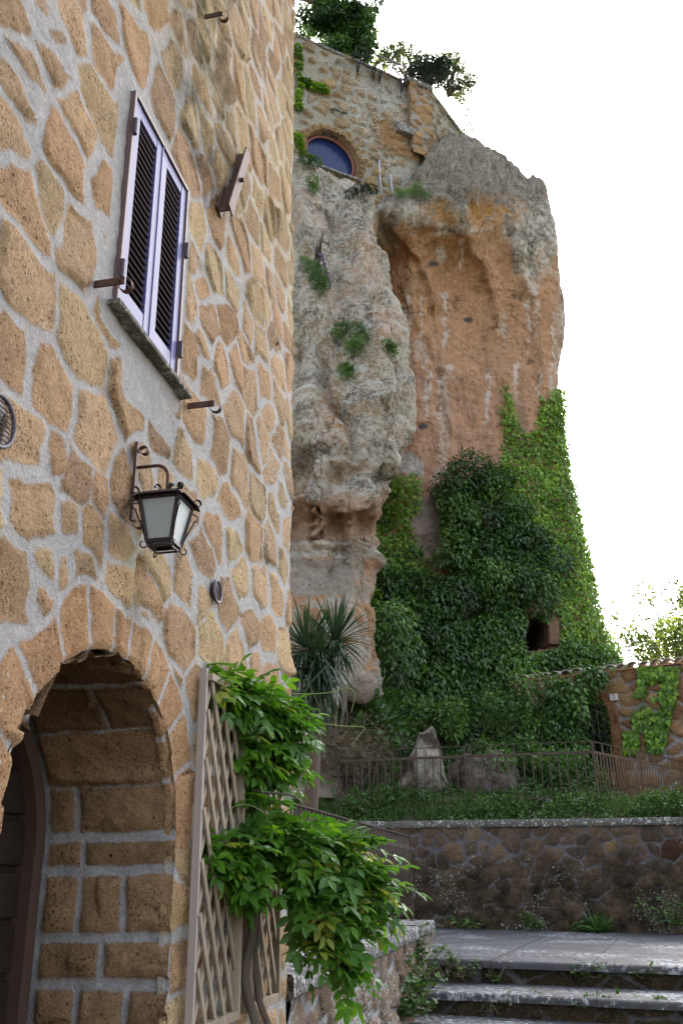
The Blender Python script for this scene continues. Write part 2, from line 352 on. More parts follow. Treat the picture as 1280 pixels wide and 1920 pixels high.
# arch geometry: centre ac, springing z, half width
AC, AW, AZ, AH = 2.905, .63, .10, .65
def archsd(u, v):
    x = (u-AC)/AW; y = np.where(v > AZ, (v-AZ)/AH, 0); r = np.sqrt(x*x+y*y)
    return (r-1)*AW*.95 + .010 + .005*np.sin(u*23+v*17)*np.sin(v*29+1)
for th, wd in ((12, 0), (35, 0), (53, 0), (68, 0), (82, 0), (97, 0), (118, 0), (140, 0), (166, 0)):
    t = R(th); rr = 1.14
    seeds.append([AC+AW*rr*math.cos(t), AZ+AH*rr*math.sin(t)*1.0, .0, .24])
for z in (-.10, -.29, -.50, -.72, -.95, -1.2, -1.45): seeds.append([3.66 if int(z*100) % 2 else 3.63, z, 0, .2])
for z in (-.12, -.4, -.7, -1.0, -1.3): seeds.append([2.12, z, 0, .22])
rs_ = np.random.RandomState(5)
seeds = seeds_fill(-1.8, 5.4, -1.8, 10.2, .225, seeds, 1.2, rs_, 12000, rows=.205)
def hpos(u, v):
    P = np.outer(u, A)+np.outer(v, Z)+N*HN; return P, np.broadcast_to(N, P.shape).copy()
SILL = (2.60, 3.335, 1.955)
def hextra(u, v, at, tint):
    sdf = at['sdf']
    # ring joint round the voussoirs
    x = (u-AC)/AW; y = np.where(v > AZ, (v-AZ)/AH, 0); r = np.sqrt(x*x+y*y)
    ring = (r-1.29+.05*np.sin(u*9+v*7))*AW; up_ = (v > AZ+.02)
    sdf[:] = np.where(up_, np.minimum(sdf, np.abs(ring)-.016), sdf)
    th = np.degrees(np.arctan2((v-AZ)/AH, x)); jn = np.array(sorted(math.degrees(math.atan2((q[1]-AZ)/AH, (q[0]-AC)/AW)) for q in (wallpx(*e_) for e_ in ((122, 1228), (171, 1212), (213, 1212), (242, 1222), (275, 1250), (304, 1303), (319, 1370), (79, 1328), (40, 1425), (330, 1455)))))
    dj = np.abs(th[:, None]-jn[None, :]).min(1)*math.pi/180*r*AW*.95
    inr = up_ & (ring < 0); sdf[:] = np.where(inr, np.minimum(np.minimum(dj-.010, -ring-.014), .1)+.008*fbm(np.stack([u*25, v*25, u*0], 1), 3, 55), sdf)
    k = np.digitize(th, jn); vc = np.array([(.45,.29,.175),(.47,.31,.185),(.44,.28,.17),(.48,.315,.19),(.46,.30,.175),(.44,.28,.165),(.47,.305,.18),(.49,.31,.18),(.45,.285,.17),(.45,.29,.175)])
    tint[inr] = vc[k[inr] % 10]
    # render round the window and below its sill
    b = np.maximum(np.maximum(2.59-u, u-3.28), np.maximum(1.93-v, v-3.07)); sdf[:] = np.minimum(sdf, b-.045-.02*fbm(np.stack([u*9, v*9, u*0], 1), 2, 4))
    b2 = np.maximum(np.abs(u-3.02)-.26, np.abs(v-1.82)-.12); sdf[:] = np.minimum(sdf, b2+.04*fbm(np.stack([u*8, v*8, u*0], 1), 2, 8))
    # damp and moss streaks above the window
    n = fbm(np.stack([u*5, v*1.1, u*0], 1), 4, 21)
    at['dirt'] = np.clip(2.2*sst(2.75, 3.35, u)*(1-sst(3.5, 3.95, u))*sst(3.0, 3.5, v)*(n+.55), 0, 1)
    at['dirt'] += .55*np.exp(-((u-3.02)/.10)**2)*sst(.75, .95, v)*(1-sst(1.25, 1.4, v))
    at['moss'] = np.clip(.55*sst(3.0, 4.0, v)*(n+.25)+.5*np.exp(-((u-3.62)/.12)**2-((v+.12)/.07)**2)+.5*np.exp(-((u-3.0)/.1)**2-((v-1.1)/.2)**2), 0, .6)
    at['wth'] = np.clip(.62*sst(2.9, 4.6, v+.35*(u-3.4))*(.8+n), 0, .7)+.12
    at['lich'] = np.clip(.35*fbm(np.stack([u*.8, v*.8, u*0], 1), 2, 31)+.1, 0, .5)
    tint *= (1+.10*fbm(np.stack([u*1.1, v*1.1, u*0], 1), 2, 77))[:, None]
    up2 = sst(2.6, 4.2, v)[:, None]; tint[:] = tint*(1-up2*.12) + up2*.12*np.array([.40, .30, .19])
EDGE = 5.262
UU = axis([(-1.8, 1.3, .06), (1.3, 1.75, .02), (1.75, 4.0, .0095), (4.0, EDGE, .012)])
VV = axis([(-1.66, -.62, .03), (-.62, 2.6, .0095), (2.6, 5.5, .013), (5.5, 7.2, .03), (7.2, 10.0, .08)])
def hhole(u, v):
    w_ = np.maximum(np.maximum(2.645-u, u-3.235), np.maximum(2.0-v, v-3.045))
    return np.minimum(archsd(u, v), w_)
def hbulge(u, v):
    e = sst(EDGE-.05, EDGE, u); hh_ = np.exp(-(np.maximum(archsd(u, v), 0)/.012)**2)*.012; return -hh_-.03*e*e+.02*fbm(np.stack([u*1.3, v*1.3, u*0], 1), 2, 3)*(1-e)*sst(.02, .3, hhole(u, v))
panel('wall', M['house'], UU, VV, hpos, seeds, .0165, TUFA, house, .0045, hhole, 1.15, .03, hextra, bulge=hbulge, seed=1, pn=3.4)
# return wall round the corner and plain masses behind
def cpos(u, v): P = np.outer(u, -N)+np.outer(v, Z)+A*EDGE+N*(HN-.022); return P, np.broadcast_to(A, P.shape).copy()
panel('side_wall', M['house'], axis([(0, 5.6, .05)]), axis([(-1.66, 10, .06)]), cpos, seeds_fill(0, 5.6, -1.7, 10, .3, [], 1.1, rs_, 2500), .02, TUFA, house, .012, None, seed=4)
mb = MB(); mb.wbox(-1.8, EDGE-.02, HN-5.6, HN-.75, -1.66, 10.0); mb.wbox(-1.8, 2.0, HN-.75, HN-.05, -1.66, 10.0); mb.wbox(3.9, EDGE-.02, HN-.75, HN-.05, -1.66, 10)
mb.wbox(2.0, 3.9, HN-.75, HN-.20, 1.2, 10.0)
mb.build('inner_wall', plain('hidden_masonry', (.25, .2, .15)), house)
mb = MB(); mb.wbox(-2.0, EDGE+.3, HN-5.8, HN+.35, 10.0, 10.18); mb.build('roof', M['tile'], house)
# doorway soffit and jambs: profile param s (0 = right jamb foot, up, over the arch, down left)
prof = []
for z in np.linspace(-1.66, AZ, 90): prof.append((AC+AW, z))
for t in np.linspace(0, math.pi, 150)[1:]: prof.append((AC+AW*math.cos(t), AZ+AH*math.sin(t)))
for z in np.linspace(AZ, -1.66, 90)[1:]: prof.append((AC-AW, z))
prof = np.array(prof); sl_ = np.concatenate([[0], np.cumsum(np.hypot(*np.diff(prof, axis=0).T))])
S0 = 1.66+AZ                                # arc length at the springing, right side
def jpos(u, v):
    a = np.interp(u, sl_, prof[:, 0]); z = np.interp(u, sl_, prof[:, 1]); e = .01
    ta = (np.interp(u+e, sl_, prof[:, 0])-np.interp(u-e, sl_, prof[:, 0])); tz = (np.interp(u+e, sl_, prof[:, 1])-np.interp(u-e, sl_, prof[:, 1]))
    L = np.hypot(ta, tz)+1e-9; nrm = np.outer(-tz/L, A)+np.outer(ta/L, Z)
    P = np.outer(a, A)+np.outer(z, Z)+np.outer(HN-v, N); return P, nrm
DEP = .60
js = []
courses = [(-1.62, 3), (-1.42, 2), (-1.2, 3), (-.98, 2), (-.76, 3), (-.56, 3), (-.385, 2), (-.205, 3), (-.04, 2), (.11, 2), (.30, 1.5), (.52, 1), (.72, 1.4), (.95, 1), (1.15, 1.4), (1.4, 1), (1.6, 1.5), (1.85, 1), (2.1, 2), (2.35, 2), (2.6, 2), (2.85, 2), (3.1, 2), (3.35, 2), (3.6, 2)]
for k, (z, n) in enumerate(courses):
    s = z+1.66; xs = {3: (.08, .27, .48), 2: (.16, .43), 1.5: (.10, .42), 1: (.3,), 1.4: (.42, .08)}[n]
    for x in xs: js.append([s, x+rs_.uniform(-.03, .03), 0, .2])
def zs_(z):
    i = np.argmin(np.abs(prof[:240//2+60, 1]-z)); return sl_[i]
jrow = [(-1.66, -1.45), (-1.42, -1.22), (-1.19, -1.0), (-.97, -.76)]+[(wallpa(235, b, 3.52)[1], wallpa(235, a, 3.52)[1]) for a, b in ((1857, 1925), (1768, 1840), (1640, 1752), (1577, 1622), (1480, 1560), (1381, 1474), (1318, 1377), (1263, 1314))]
jrow = [(jrow[0][0], jrow[0][1])]+jrow[1:]
jvx = [(.3,), (.2, .42), (.27,), (.15, .4), (.16, .36), (.27,), (.19, .38), (.37,), (.40,), (), (.22,), ()]
jrnd = np.random.RandomState(3).uniform(.82, 1.15, (40, 5))
def jextra(u, v, at, tint):
    w1 = u+.012*fbm(np.stack([u*5, v*5, u*0], 1), 2, 91); w2 = v+.012*fbm(np.stack([u*5, v*5, u*0+4], 1), 2, 92); ns = .006*fbm(np.stack([u*26, v*26, u*0], 1), 3, 93)
    sd = np.full(len(u), -.05); base = np.array([.37, .25, .165])
    rows_ = [(zs_(a), zs_(b), x) for (a, b), x in zip(jrow, jvx)]
    s_top = rows_[-1][1]; s = s_top+.02
    while s < sl_[-1]: rows_.append((s, s+.19, (.2, .42) if int(s*10) % 2 else (.31,))); s += .215
    for i, (a, b, xs) in enumerate(rows_):
        ex = [.0-.3]+list(xs)+[.53]
        for j in range(len(ex)-1):
            g_ = .008 if i > 8 else .014
            lo, hi = ex[j]+(g_ if j else 0), ex[j+1]-g_
            d = np.minimum(np.minimum(w1-a, b-w1), np.minimum(w2-lo, hi-w2)); k = d > sd; sd = np.where(k, d, sd); tint[k] = base*jrnd[i % 40, j]*np.array([1, .98+.04*jrnd[i % 40, 4-j], 1])
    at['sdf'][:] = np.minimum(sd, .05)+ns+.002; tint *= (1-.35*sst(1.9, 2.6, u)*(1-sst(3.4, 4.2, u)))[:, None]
    return
    at['sdf'][:] = np.minimum(at['sdf'], (.50-v)+.01*np.sin(u*19)); tint *= .95
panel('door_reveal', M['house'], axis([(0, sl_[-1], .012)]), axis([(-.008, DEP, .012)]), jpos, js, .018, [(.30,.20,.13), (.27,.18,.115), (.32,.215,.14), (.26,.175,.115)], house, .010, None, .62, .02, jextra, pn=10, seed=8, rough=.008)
door = MB(); dn = HN-DEP
door.wbox(2.1, 3.7, dn-.05, dn, -1.66, .9); d_o = door.build('door', M['door'], house); tag(d_o, 'dark brown boarded door deep in the arch')
mb = MB()
for k, z in enumerate(np.arange(-1.6, .8, .185)): mb.wbox(2.3, 3.5, dn+.003, dn+.022, z, z+.16)
mb.build('board', M['door'], d_o, bevel=.008)
mb = MB(); mb.strip([Wp(AC+(AW-.06)*math.cos(t), dn+.03, AZ+(AH-.06)*math.sin(t)) for t in np.linspace(0, math.pi, 30)], -N*.08, .07, N)
mb.wbox(AC+AW-.10, AC+AW-.03, dn-.02, dn+.07, -1.66, AZ); mb.build('door_frame', plain('door_frame_wood', (.07, .04, .03)), d_o)

# window with louvred shutters
win = mesh('window', MB().wbox(2.635, 3.245, HN-.16, HN-.12, 1.99, 3.06).V[0], [(0,1,3,2),(4,6,7,5),(0,4,5,1),(2,3,7,6),(0,2,6,4),(1,5,7,3)], M['blackiron'], house, False)
tag(win, 'window with closed louvred shutters painted violet brown')
fr = MB(); g = HN
fr.wbox(2.630, 2.650, g-.12, g+.022, 2.0, 3.05); fr.wbox(3.232, 3.252, g-.12, g+.022, 2.0, 3.05); fr.wbox(2.650, 3.232, g-.12, g+.022, 3.035, 3.055)
fr.build('frame', M['frame'], win, bevel=.003)
for k, (a0, a1) in enumerate(((2.653, 2.9385), (2.9435, 3.229))):
    s = MB(); n0, n1 = g-.018, g+.014; sw = .054
    s.wbox(a0, a0+sw, n0, n1, 2.005, 3.03); s.wbox(a1-sw, a1, n0, n1, 2.005, 3.03)
    s.wbox(a0+sw, a1-sw, n0, n1-.002, 2.975, 3.03); s.wbox(a0+sw, a1-sw, n0, n1-.002, 2.005, 2.115)
    sh_ = s.build('shutter', M['shutter'], win, bevel=.002)
    sl2 = MB()
    for z in np.arange(2.13, 2.975, .0345):
        sl2.box(Wp((a0+a1)/2, g-.005, z), (A, (N*.72-Z*.69), (N*.69+Z*.72)), ((a1-a0)/2-sw+.002, .017, .0035))
    sl2.build('slats', M['shutdark'], sh_)
mb = MB(); mb.wbox(2.937, 2.945, g-.01, g+.018, 2.005, 3.03); mb.build('cover_strip', M['shutter'], win)
for a, z in ((2.640, 2.86), (2.640, 2.16), (3.243, 2.70), (3.243, 2.17)):
    mb = MB(); mb.tube([Wp(a, g+.028, z-.04), Wp(a, g+.028, z+.04)], .010, 10); mb.wbox(a-.012, a+.016, g+.015, g+.02, z-.035, z+.035); mb.build('hinge', M['shutdark'], win)
sx = axis([(2.585, 3.335, .02)]); sb = MB(); V = []; 
sb.wbox(2.59, 3.34, g-.12, g+.055, 1.970, 1.994)
sill = sb.build('sill', None or mat_cap('lichened_sill', (.14, .13, .115), (.34, .33, .28), .58), win, bevel=.006)

# iron fixtures on the wall
def hook(a, z, L, d=1, lab=None):
    mb = MB(); mb.wbox(a-.004, a+.004, HN-.05, HN+L, z-.014, z+.014)
    pts = [Wp(a+.018*math.sin(t)*1.0, HN+L+.03*0+.026*(math.cos(t))-.026+.03, z-.018+.02*math.sin(t+math.pi)*0+.022*math.cos(t*1.0)*0 - .02*math.sin(t)) for t in np.linspace(-.6, 4.0, 14)]
    mb.strip(pts, A*.022, .003, N)
    return tag(mb.build('shutter_hook', M['iron'], house, smooth=False), lab)
def hookpx(p, q, lab):
    n = HN+.003; a, z = wallpx(*p); nq, zq = wallpa(*q, a); return hook(a, (z+zq)/2, nq-HN-.02, 1, lab)
hookpx((178, 523), (243, 535), 'flat rusty iron hook just below the lower left of the shutters')
hookpx((350, 760), (410, 757), 'flat rusty iron hook below the right end of the sill')
hookpx((384, 24), (424, 32), 'flat rusty iron hook high on the wall')
hookpx((511, 634), (519, 635), 'small iron ring hook near the far wall corner')
# I-beam anchor
a0, z0 = wallpx(412, 380); nb, zb = wallpa(440, 280, a0)
mb = MB(); p0 = Wp(3.70, HN+.035, 3.30); p1 = Wp(3.96, HN+.035, 3.93); d = p1-p0; d /= np.linalg.norm(d); x = np.cross(d, N)
for s_, wd in ((-.032, .075), (.032, .075)): mb.box((p0+p1)/2+N*s_, (d, x, N), (np.linalg.norm(p1-p0)/2, wd/2, .005))
mb.box((p0+p1)/2, (d, x, N), (np.linalg.norm(p1-p0)/2, .004, .03))
mb.tube([(p0+p1)/2-N*.05, (p0+p1)/2+N*.06], .014, 6)
tag(mb.build('tie_beam', M['iron'], house, bevel=.002), 'short rusty steel beam bolted aslant to the wall')
for (u, v_, rr, lab) in ((396, 1110, .05, 'round louvred vent above the trellis'), (-19, 790, .075, 'round louvred vent at the left edge')):
    a, z = wallpx(u, v_); mb = MB()
    mb.tube([Wp(a+rr*math.cos(t), HN+.03, z+rr*math.sin(t)) for t in np.linspace(0, 2*math.pi, 25)], .007, 8)
    for k in range(-4, 5):
        c_ = k*rr/5; hw = math.sqrt(rr*rr-c_*c_); mb.box(Wp(a, HN+.028, z+c_), (A, (N*.7-Z*.7), (N*.7+Z*.7)), (hw, .008, .0015))
    mb.tube([Wp(a, HN+.008, z), Wp(a, HN+.012, z)], rr, 20)
    tag(mb.build('wall_vent', plain('vent_plastic', (.07, .055, .075), .5), house), lab)

# ==================================================================== LANTERN
lan = empty('wall_lantern', Wp(2.92, HN, 1.38), 'black iron lantern with frosted panes and curled scrolls hanging from a wall bracket', 'lantern')
def spiral(c, r0, r1, t0, t1, ax, ay, n=18):
    return [c + ax*((r0+(r1-r0)*k/(n-1))*math.cos(t0+(t1-t0)*k/(n-1))) + ay*((r0+(r1-r0)*k/(n-1))*math.sin(t0+(t1-t0)*k/(n-1))) for k in range(n)]
LA = 2.92; LN = -1.256; LZ = 1.308
mb = MB()
bp = [Wp(LA, HN+.012, 1.56), Wp(LA, HN+.012, 1.38), Wp(LA, HN+.012, 1.24)]
mb.strip(bp, A*.026, .012, N)
mb.strip(spiral(Wp(LA, HN+.042, 1.52), .022, .012, math.pi, -2.2, N, Z), A*.02, .004, N)
mb.strip(spiral(Wp(LA, HN+.045, 1.225), .024, .010, math.pi*.8, 7.5, N, Z), A*.02, .004, N)
mb.strip(spiral(Wp(LA, HN+.012, 1.31), .02, .008, 0, 5, N, Z), A*.02, .004, N)
mb.build('bracket', M['iron'], lan)
mb = MB(); arc = [Wp(LA, HN+.02, 1.455), Wp(LA, LN-.05, 1.455)]+[Wp(LA, LN-.05+.05*math.sin(t), 1.405+.05*math.cos(t)) for t in np.linspace(.1, math.pi/2, 8)]+[Wp(LA, LN, LZ+.02)]
mb.tube(arc, .0065, 8); mb.build('arm', M['iron'], lan, smooth=True)
# scalloped roof
def sq(hw, z, n=40, rip=0):
    out = []
    for k in range(n):
        t = k/n*4; s = int(t); f = (t-s)*2-1; r = rip*math.sin(k/n*2*math.pi*20)
        x, y = [(f, -1), (1, f), (-f, 1), (-1, -f)][s]; out.append(Wp(LA+x*hw, LN+y*hw, z+r-.010*(1-0)*(1-abs(f))*0 - (.012*abs(f)**6 if rip else 0)))
    return out
rings = [sq(.012, LZ+.034), sq(.045, LZ+.026), sq(.078, LZ+.010), sq(.098, LZ-.006, 40, .004)]
V = [p for r_ in rings for p in r_]; F = [(i*40+k, i*40+(k+1) % 40, (i+1)*40+(k+1) % 40, (i+1)*40+k) for i in range(3) for k in range(40)]+[tuple(range(40))]
ro = mesh('lamp_roof', V, F, M['lampiron'], lan, False); sm_ = ro.modifiers.new('t', 'SOLIDIFY'); sm_.thickness = .002
tp, bt = .074, .046; zt, zb_ = LZ-.004, LZ-.172
mb = MB(); cs = [(-1, -1), (1, -1), (1, 1), (-1, 1)]
for x, y in cs: mb.bar(Wp(LA+x*tp, LN+y*tp, zt), Wp(LA+x*bt, LN+y*bt, zb_), .012, .012)
for i in range(4):
    (x, y), (x2, y2) = cs[i], cs[(i+1) % 4]
    for h_, zz in ((tp, zt-.006), (bt, zb_)): mb.bar(Wp(LA+x*h_, LN+y*h_, zz), Wp(LA+x2*h_, LN+y2*h_, zz), .010, .014)
    mb.bar(Wp(LA+x*.04, LN+y*.04, zb_-.018), Wp(LA+x2*.04, LN+y2*.04, zb_-.018), .008, .006)
mb.build('lamp_frame', M['lampiron'], lan)
t = NT('frosted_glass'); M['frost'] = t.done(t.princ(t.mix(t.noise(9, 3), (.30, .33, .33), (.50, .54, .54)), .45, spec=.5, Transmission_Weight=.35))
for i in range(4):
    (x, y), (x2, y2) = cs[i], cs[(i+1) % 4]; k = .96
    V = [Wp(LA+x*tp*k, LN+y*tp*k, zt-.01), Wp(LA+x2*tp*k, LN+y2*tp*k, zt-.01), Wp(LA+x2*bt*k, LN+y2*bt*k, zb_), Wp(LA+x*bt*k, LN+y*bt*k, zb_)]
    o = mesh('glass_pane', V, [(0, 1, 2, 3)], M['frost'], lan, False); sm_ = o.modifiers.new('t', 'SOLIDIFY'); sm_.thickness = .002
mb = MB()
for x, y in cs:                                   # scrolls on the four corners
    D_ = (A*x+N*y)/math.sqrt(2); c_ = Wp(LA, LN, 0)
    pts = spiral(c_+D_*.108+Z*(LZ-.05), .016, .016, 4.2, .9, D_, Z, 10)+spiral(c_+D_*.112+Z*(LZ-.05), .018, .012, .6, -1.2, D_, Z, 5)+[c_+D_*.085+Z*(LZ-.13), c_+D_*.068+Z*(LZ-.168)]+spiral(c_+D_*.078+Z*(LZ-.186), .016, .010, 2.4, 7.6, D_, Z, 14)
    mb.tube(pts, .0028, 6)
    mb.strip(spiral(c_+D_*.125+Z*(LZ+.012), .018, .009, math.pi, -2.6, D_, Z, 14), np.cross(D_, Z)*.012, .0025, N)
    mb.strip(spiral(c_+D_*.04+Z*(LZ+.044), .016, .008, 4.6, -.6, D_, Z, 14), np.cross(D_, Z)*.012, .0025, N)
mb.build('scroll', M['lampiron'], lan, smooth=False)

# ==================================================================== TRELLIS
tre = empty('trellis', Wp(4.2, HN, -.6), 'weathered wooden lattice trellis screwed flat to the house wall behind the wisteria', 'trellis')
TN = -1.335
mb = MB(); mb.wbox(3.645, 3.667, TN-.035, TN-.002, -.62, .84); mb.build('post', M['post'], tre, bevel=.003)
def lattice(a0, a1, z0, z1, sp=.098):
    for sgn, nn in ((1, TN-.012), (-1, TN+.002)):
        mb = MB(); c = -3
        k = 1.75*sgn                                  # slope dz/da
        for c in np.arange(-6, 6, sp*2.0):
            # z = c + k*(a-a0)
            pts = []
            for a in (a0, a1):
                z = c+k*(a-a0)
                if z0 <= z <= z1: pts.append((a, z))
            for z in (z0, z1):
                a = a0+(z-c)/k
                if a0 < a < a1: pts.append((a, z))
            if len(pts) == 2 and abs(pts[0][1]-pts[1][1]) > .03:
                p, q = pts; mb.bar(Wp(p[0], nn, p[1]), Wp(q[0], nn, q[1]), .007, .026, N) if False else mb.bar(Wp(p[0], nn, p[1]), Wp(q[0], nn, q[1]), .026, .008, N)
        mb.build('lattice', M['trellis'], tre)
for a0, a1 in ((3.665, 4.13), (4.345, 4.765)):
    lattice(a0, a1, -.52, .80)
    mb = MB(); z0, z1 = (-.54, .82)
    if a0 > 4: mb.wbox(a0-.025, a0, TN-.03, TN+.02, z0, z1)
    mb.wbox(a1, a1+.025, TN-.03, TN+.02, z0, z1)
    mb.wbox(a0, a1, TN-.028, TN+.018, z0-.0, z0+.035); mb.wbox(a0, a1, TN-.028, TN+.018, z1-.03, z1); mb.build('frame', M['trellis'], tre, bevel=.002)
mb = MB(); mb.wbox(4.2, 4.29, HN+.012, HN+.03, -.56, .82); mb.build('slat', M['trellis'], tre)

# ==================================================================== leaves
T_FINE = (np.array([[0, 0, 0], [.34, .22, .05], [.5, .5, .05], [.3, .8, .0], [0, 1, -.12], [-.3, .8, .0], [-.5, .5, .05], [-.34, .22, .05], [0, .5, -.03]]),
          [(0, 1, 8), (1, 2, 8), (2, 3, 8), (3, 4, 8), (4, 5, 8), (5, 6, 8), (6, 7, 8), (7, 0, 8)])
T_LOW = (np.array([[0, 0, 0], [.5, .42, .09], [0, 1, -.06], [-.5, .42, .09]]), [(0, 1, 2), (0, 2, 3)])
T_IVY = (np.array([[0, 0, 0], [.5, -.05, .03], [.32, .35, .02], [0, 1, -.12], [-.32, .35, .02], [-.5, -.05, .03]]), [(0, 1, 2), (0, 2, 3), (0, 3, 4), (0, 4, 5)])
T_BLADE = (np.array([[-.5, 0, 0], [.5, 0, 0], [.42, .5, .10], [-.42, .5, .10], [0, 1, -.05]]), [(0, 1, 2), (0, 2, 3), (3, 2, 4)])
def nz(v): return v/(np.linalg.norm(v, axis=-1, keepdims=True)+1e-9)
def leaves(name, T, P, Y, Zn, L, Wd, rnd, mat, parent=None, extra=None):
    P = np.asarray(P); Y = nz(np.asarray(Y)); X = nz(np.cross(Y, Zn)); Z_ = np.cross(X, Y); n = len(P)
    L = np.broadcast_to(L, (n,)); Wd = np.broadcast_to(Wd, (n,)); tv, tf = T; k = len(tv)
    V = P[:, None, :] + X[:, None, :]*(tv[None, :, 0, None]*Wd[:, None, None]) + Y[:, None, :]*(tv[None, :, 1, None]*L[:, None, None]) + Z_[:, None, :]*(tv[None, :, 2, None]*L[:, None, None])
    F = (np.array(tf)[None]+(np.arange(n)*k)[:, None, None]).reshape(-1, 3); V = V.reshape(-1, 3); r = np.repeat(rnd, k)
    if extra:
        ev, ef = extra; F = np.concatenate([F, np.array(ef)+len(V)]); V = np.concatenate([V, ev]); r = np.concatenate([r, np.full(len(ev), .35)])
    return mesh(name, V, F, mat, parent, False, floats=dict(rnd=r))
def rv(n, s=1.0): return RS.normal(0, s, (n, 3))

M['wist'] = leafmat('wisteria_leaf', [(0, (.035, .095, .012)), (.45, (.065, .17, .018)), (.8, (.13, .26, .025)), (1, (.26, .26, .05))], .42, .42, .45)
M['ivyb'] = leafmat('bright_ivy', [(0, (.03, .08, .008)), (.5, (.10, .21, .016)), (1, (.26, .40, .045))], .3)
M['ivyd'] = leafmat('dark_climber', [(0, (.012, .036, .007)), (.5, (.033, .085, .014)), (1, (.12, .23, .04))], .22, .42, .45)
M['under'] = leafmat('undergrowth_leaf', [(0, (.018, .045, .010)), (.5, (.042, .098, .020)), (1, (.11, .20, .04))], .25)
M['grass'] = leafmat('grass_blade', [(0, (.03, .06, .015)), (.6, (.07, .13, .03)), (1, (.2, .2, .07))], .3)
M['yucca'] = leafmat('yucca_blade', [(0, (.014, .035, .018)), (.6, (.03, .07, .028)), (1, (.09, .10, .05))], .12, .4, .5)
M['pine'] = leafmat('shrub_grey_green', [(0, (.008, .018, .009)), (.6, (.028, .045, .022)), (1, (.10, .13, .05))], .25)
M['shrub'] = leafmat('shrub_olive', [(0, (.014, .028, .010)), (.6, (.06, .085, .03)), (1, (.20, .23, .08))], .35)
M['dry'] = leafmat('dry_stalk', [(0, (.10, .075, .05)), (1, (.26, .20, .14))], .15)
M['treelf'] = leafmat('backlit_tree_leaf', [(0, (.04, .065, .02)), (.6, (.09, .125, .04)), (1, (.19, .22, .09))], .42)

# ==================================================================== WISTERIA
wis = empty('wisteria', Wp(4.25, HN+.1, -1.6), 'lush bright green wisteria climbing the lattice trellis and spilling past the house corner', 'climbing plant')
def wa(u, v, a): n_, z_ = wallpa(u, v, a); return Wp(a, n_, z_)
def smooth_path(pts, n=40):
    pts = np.array(pts, float); t = np.linspace(0, len(pts)-1, n); i = np.clip(t.astype(int), 0, len(pts)-2); f = (t-i)[:, None]
    g = lambda k: pts[np.clip(k, 0, len(pts)-1)]
    p0, p1, p2, p3 = g(i-1), g(i), g(i+1), g(i+2)
    return .5*((2*p1)+(-p0+p2)*f+(2*p0-5*p1+4*p2-p3)*f*f+(-p0+3*p1-3*p2+p3)*f**3)
mb = MB()
def limb(px, a, r0, r1, n=40, wob=.006):
    pts = smooth_path([wa(u, v, a) for u, v in px], n); pts = pts+wob*fbm(pts*14, 2, 3)[:, None]*N+wob*fbm(pts*14+9, 2, 4)[:, None]*A
    mb.tube(pts, np.linspace(r0, r1, n), 9); return pts
limb([(520, 2150), (500, 2040), (488, 1960), (470, 1880), (458, 1830), (470, 1760), (478, 1690), (474, 1620), (455, 1560), (440, 1490)], 4.28, .023, .015)
limb([(530, 2130), (512, 2000), (500, 1920), (487, 1870), (478, 1800), (482, 1740), (490, 1660), (500, 1580), (520, 1500)], 4.33, .017, .010)
limb([(440, 1500), (424, 1460), (421, 1420), (432, 1375), (445, 1330), (470, 1290)], 4.1, .016, .008)
limb([(474, 1640), (520, 1610), (570, 1600), (630, 1620), (680, 1640)], 4.4, .014, .006)
limb([(455, 1560), (490, 1590), (550, 1630), (600, 1700), (630, 1780)], 4.3, .012, .005)
limb([(420, 1440), (470, 1480), (540, 1490), (560, 1500)], 4.2, .008, .004)
mb.build('trunk', M['bark'], wis, smooth=True)
clusters = [  # px, py, a, rx(m), rz(m), rn(m), count
    (430, 1290, 4.0, .16, .13, .14, 18), (408, 1270, 3.85, .08, .09, .09, 7), (412, 1600, 3.85, .08, .06, .08, 7), (400, 1575, 3.8, .05, .04, .06, 4), (490, 1320, 4.2, .24, .16, .20, 34), (550, 1345, 4.5, .16, .16, .20, 24), (480, 1400, 4.25, .22, .14, .18, 30), (540, 1420, 4.5, .15, .15, .16, 22),
    (500, 1500, 4.3, .18, .07, .12, 10), (430, 1590, 3.95, .10, .09, .10, 9), (480, 1600, 4.1, .2, .15, .16, 24), (560, 1590, 4.3, .28, .16, .22, 44), (640, 1600, 4.5, .24, .16, .24, 42), (690, 1660, 4.6, .15, .16, .22, 26),
    (600, 1690, 4.4, .28, .15, .22, 36), (655, 1740, 4.5, .15, .15, .16, 20), (600, 1770, 4.4, .22, .08, .14, 12), (660, 1820, 4.5, .08, .12, .10, 8), (440, 1650, 4.0, .12, .06, .1, 8), (520, 1560, 4.3, .2, .1, .18, 16)]
P_, Y_, Z__, L_, W_, R_ = [], [], [], [], [], []
stem = MB()
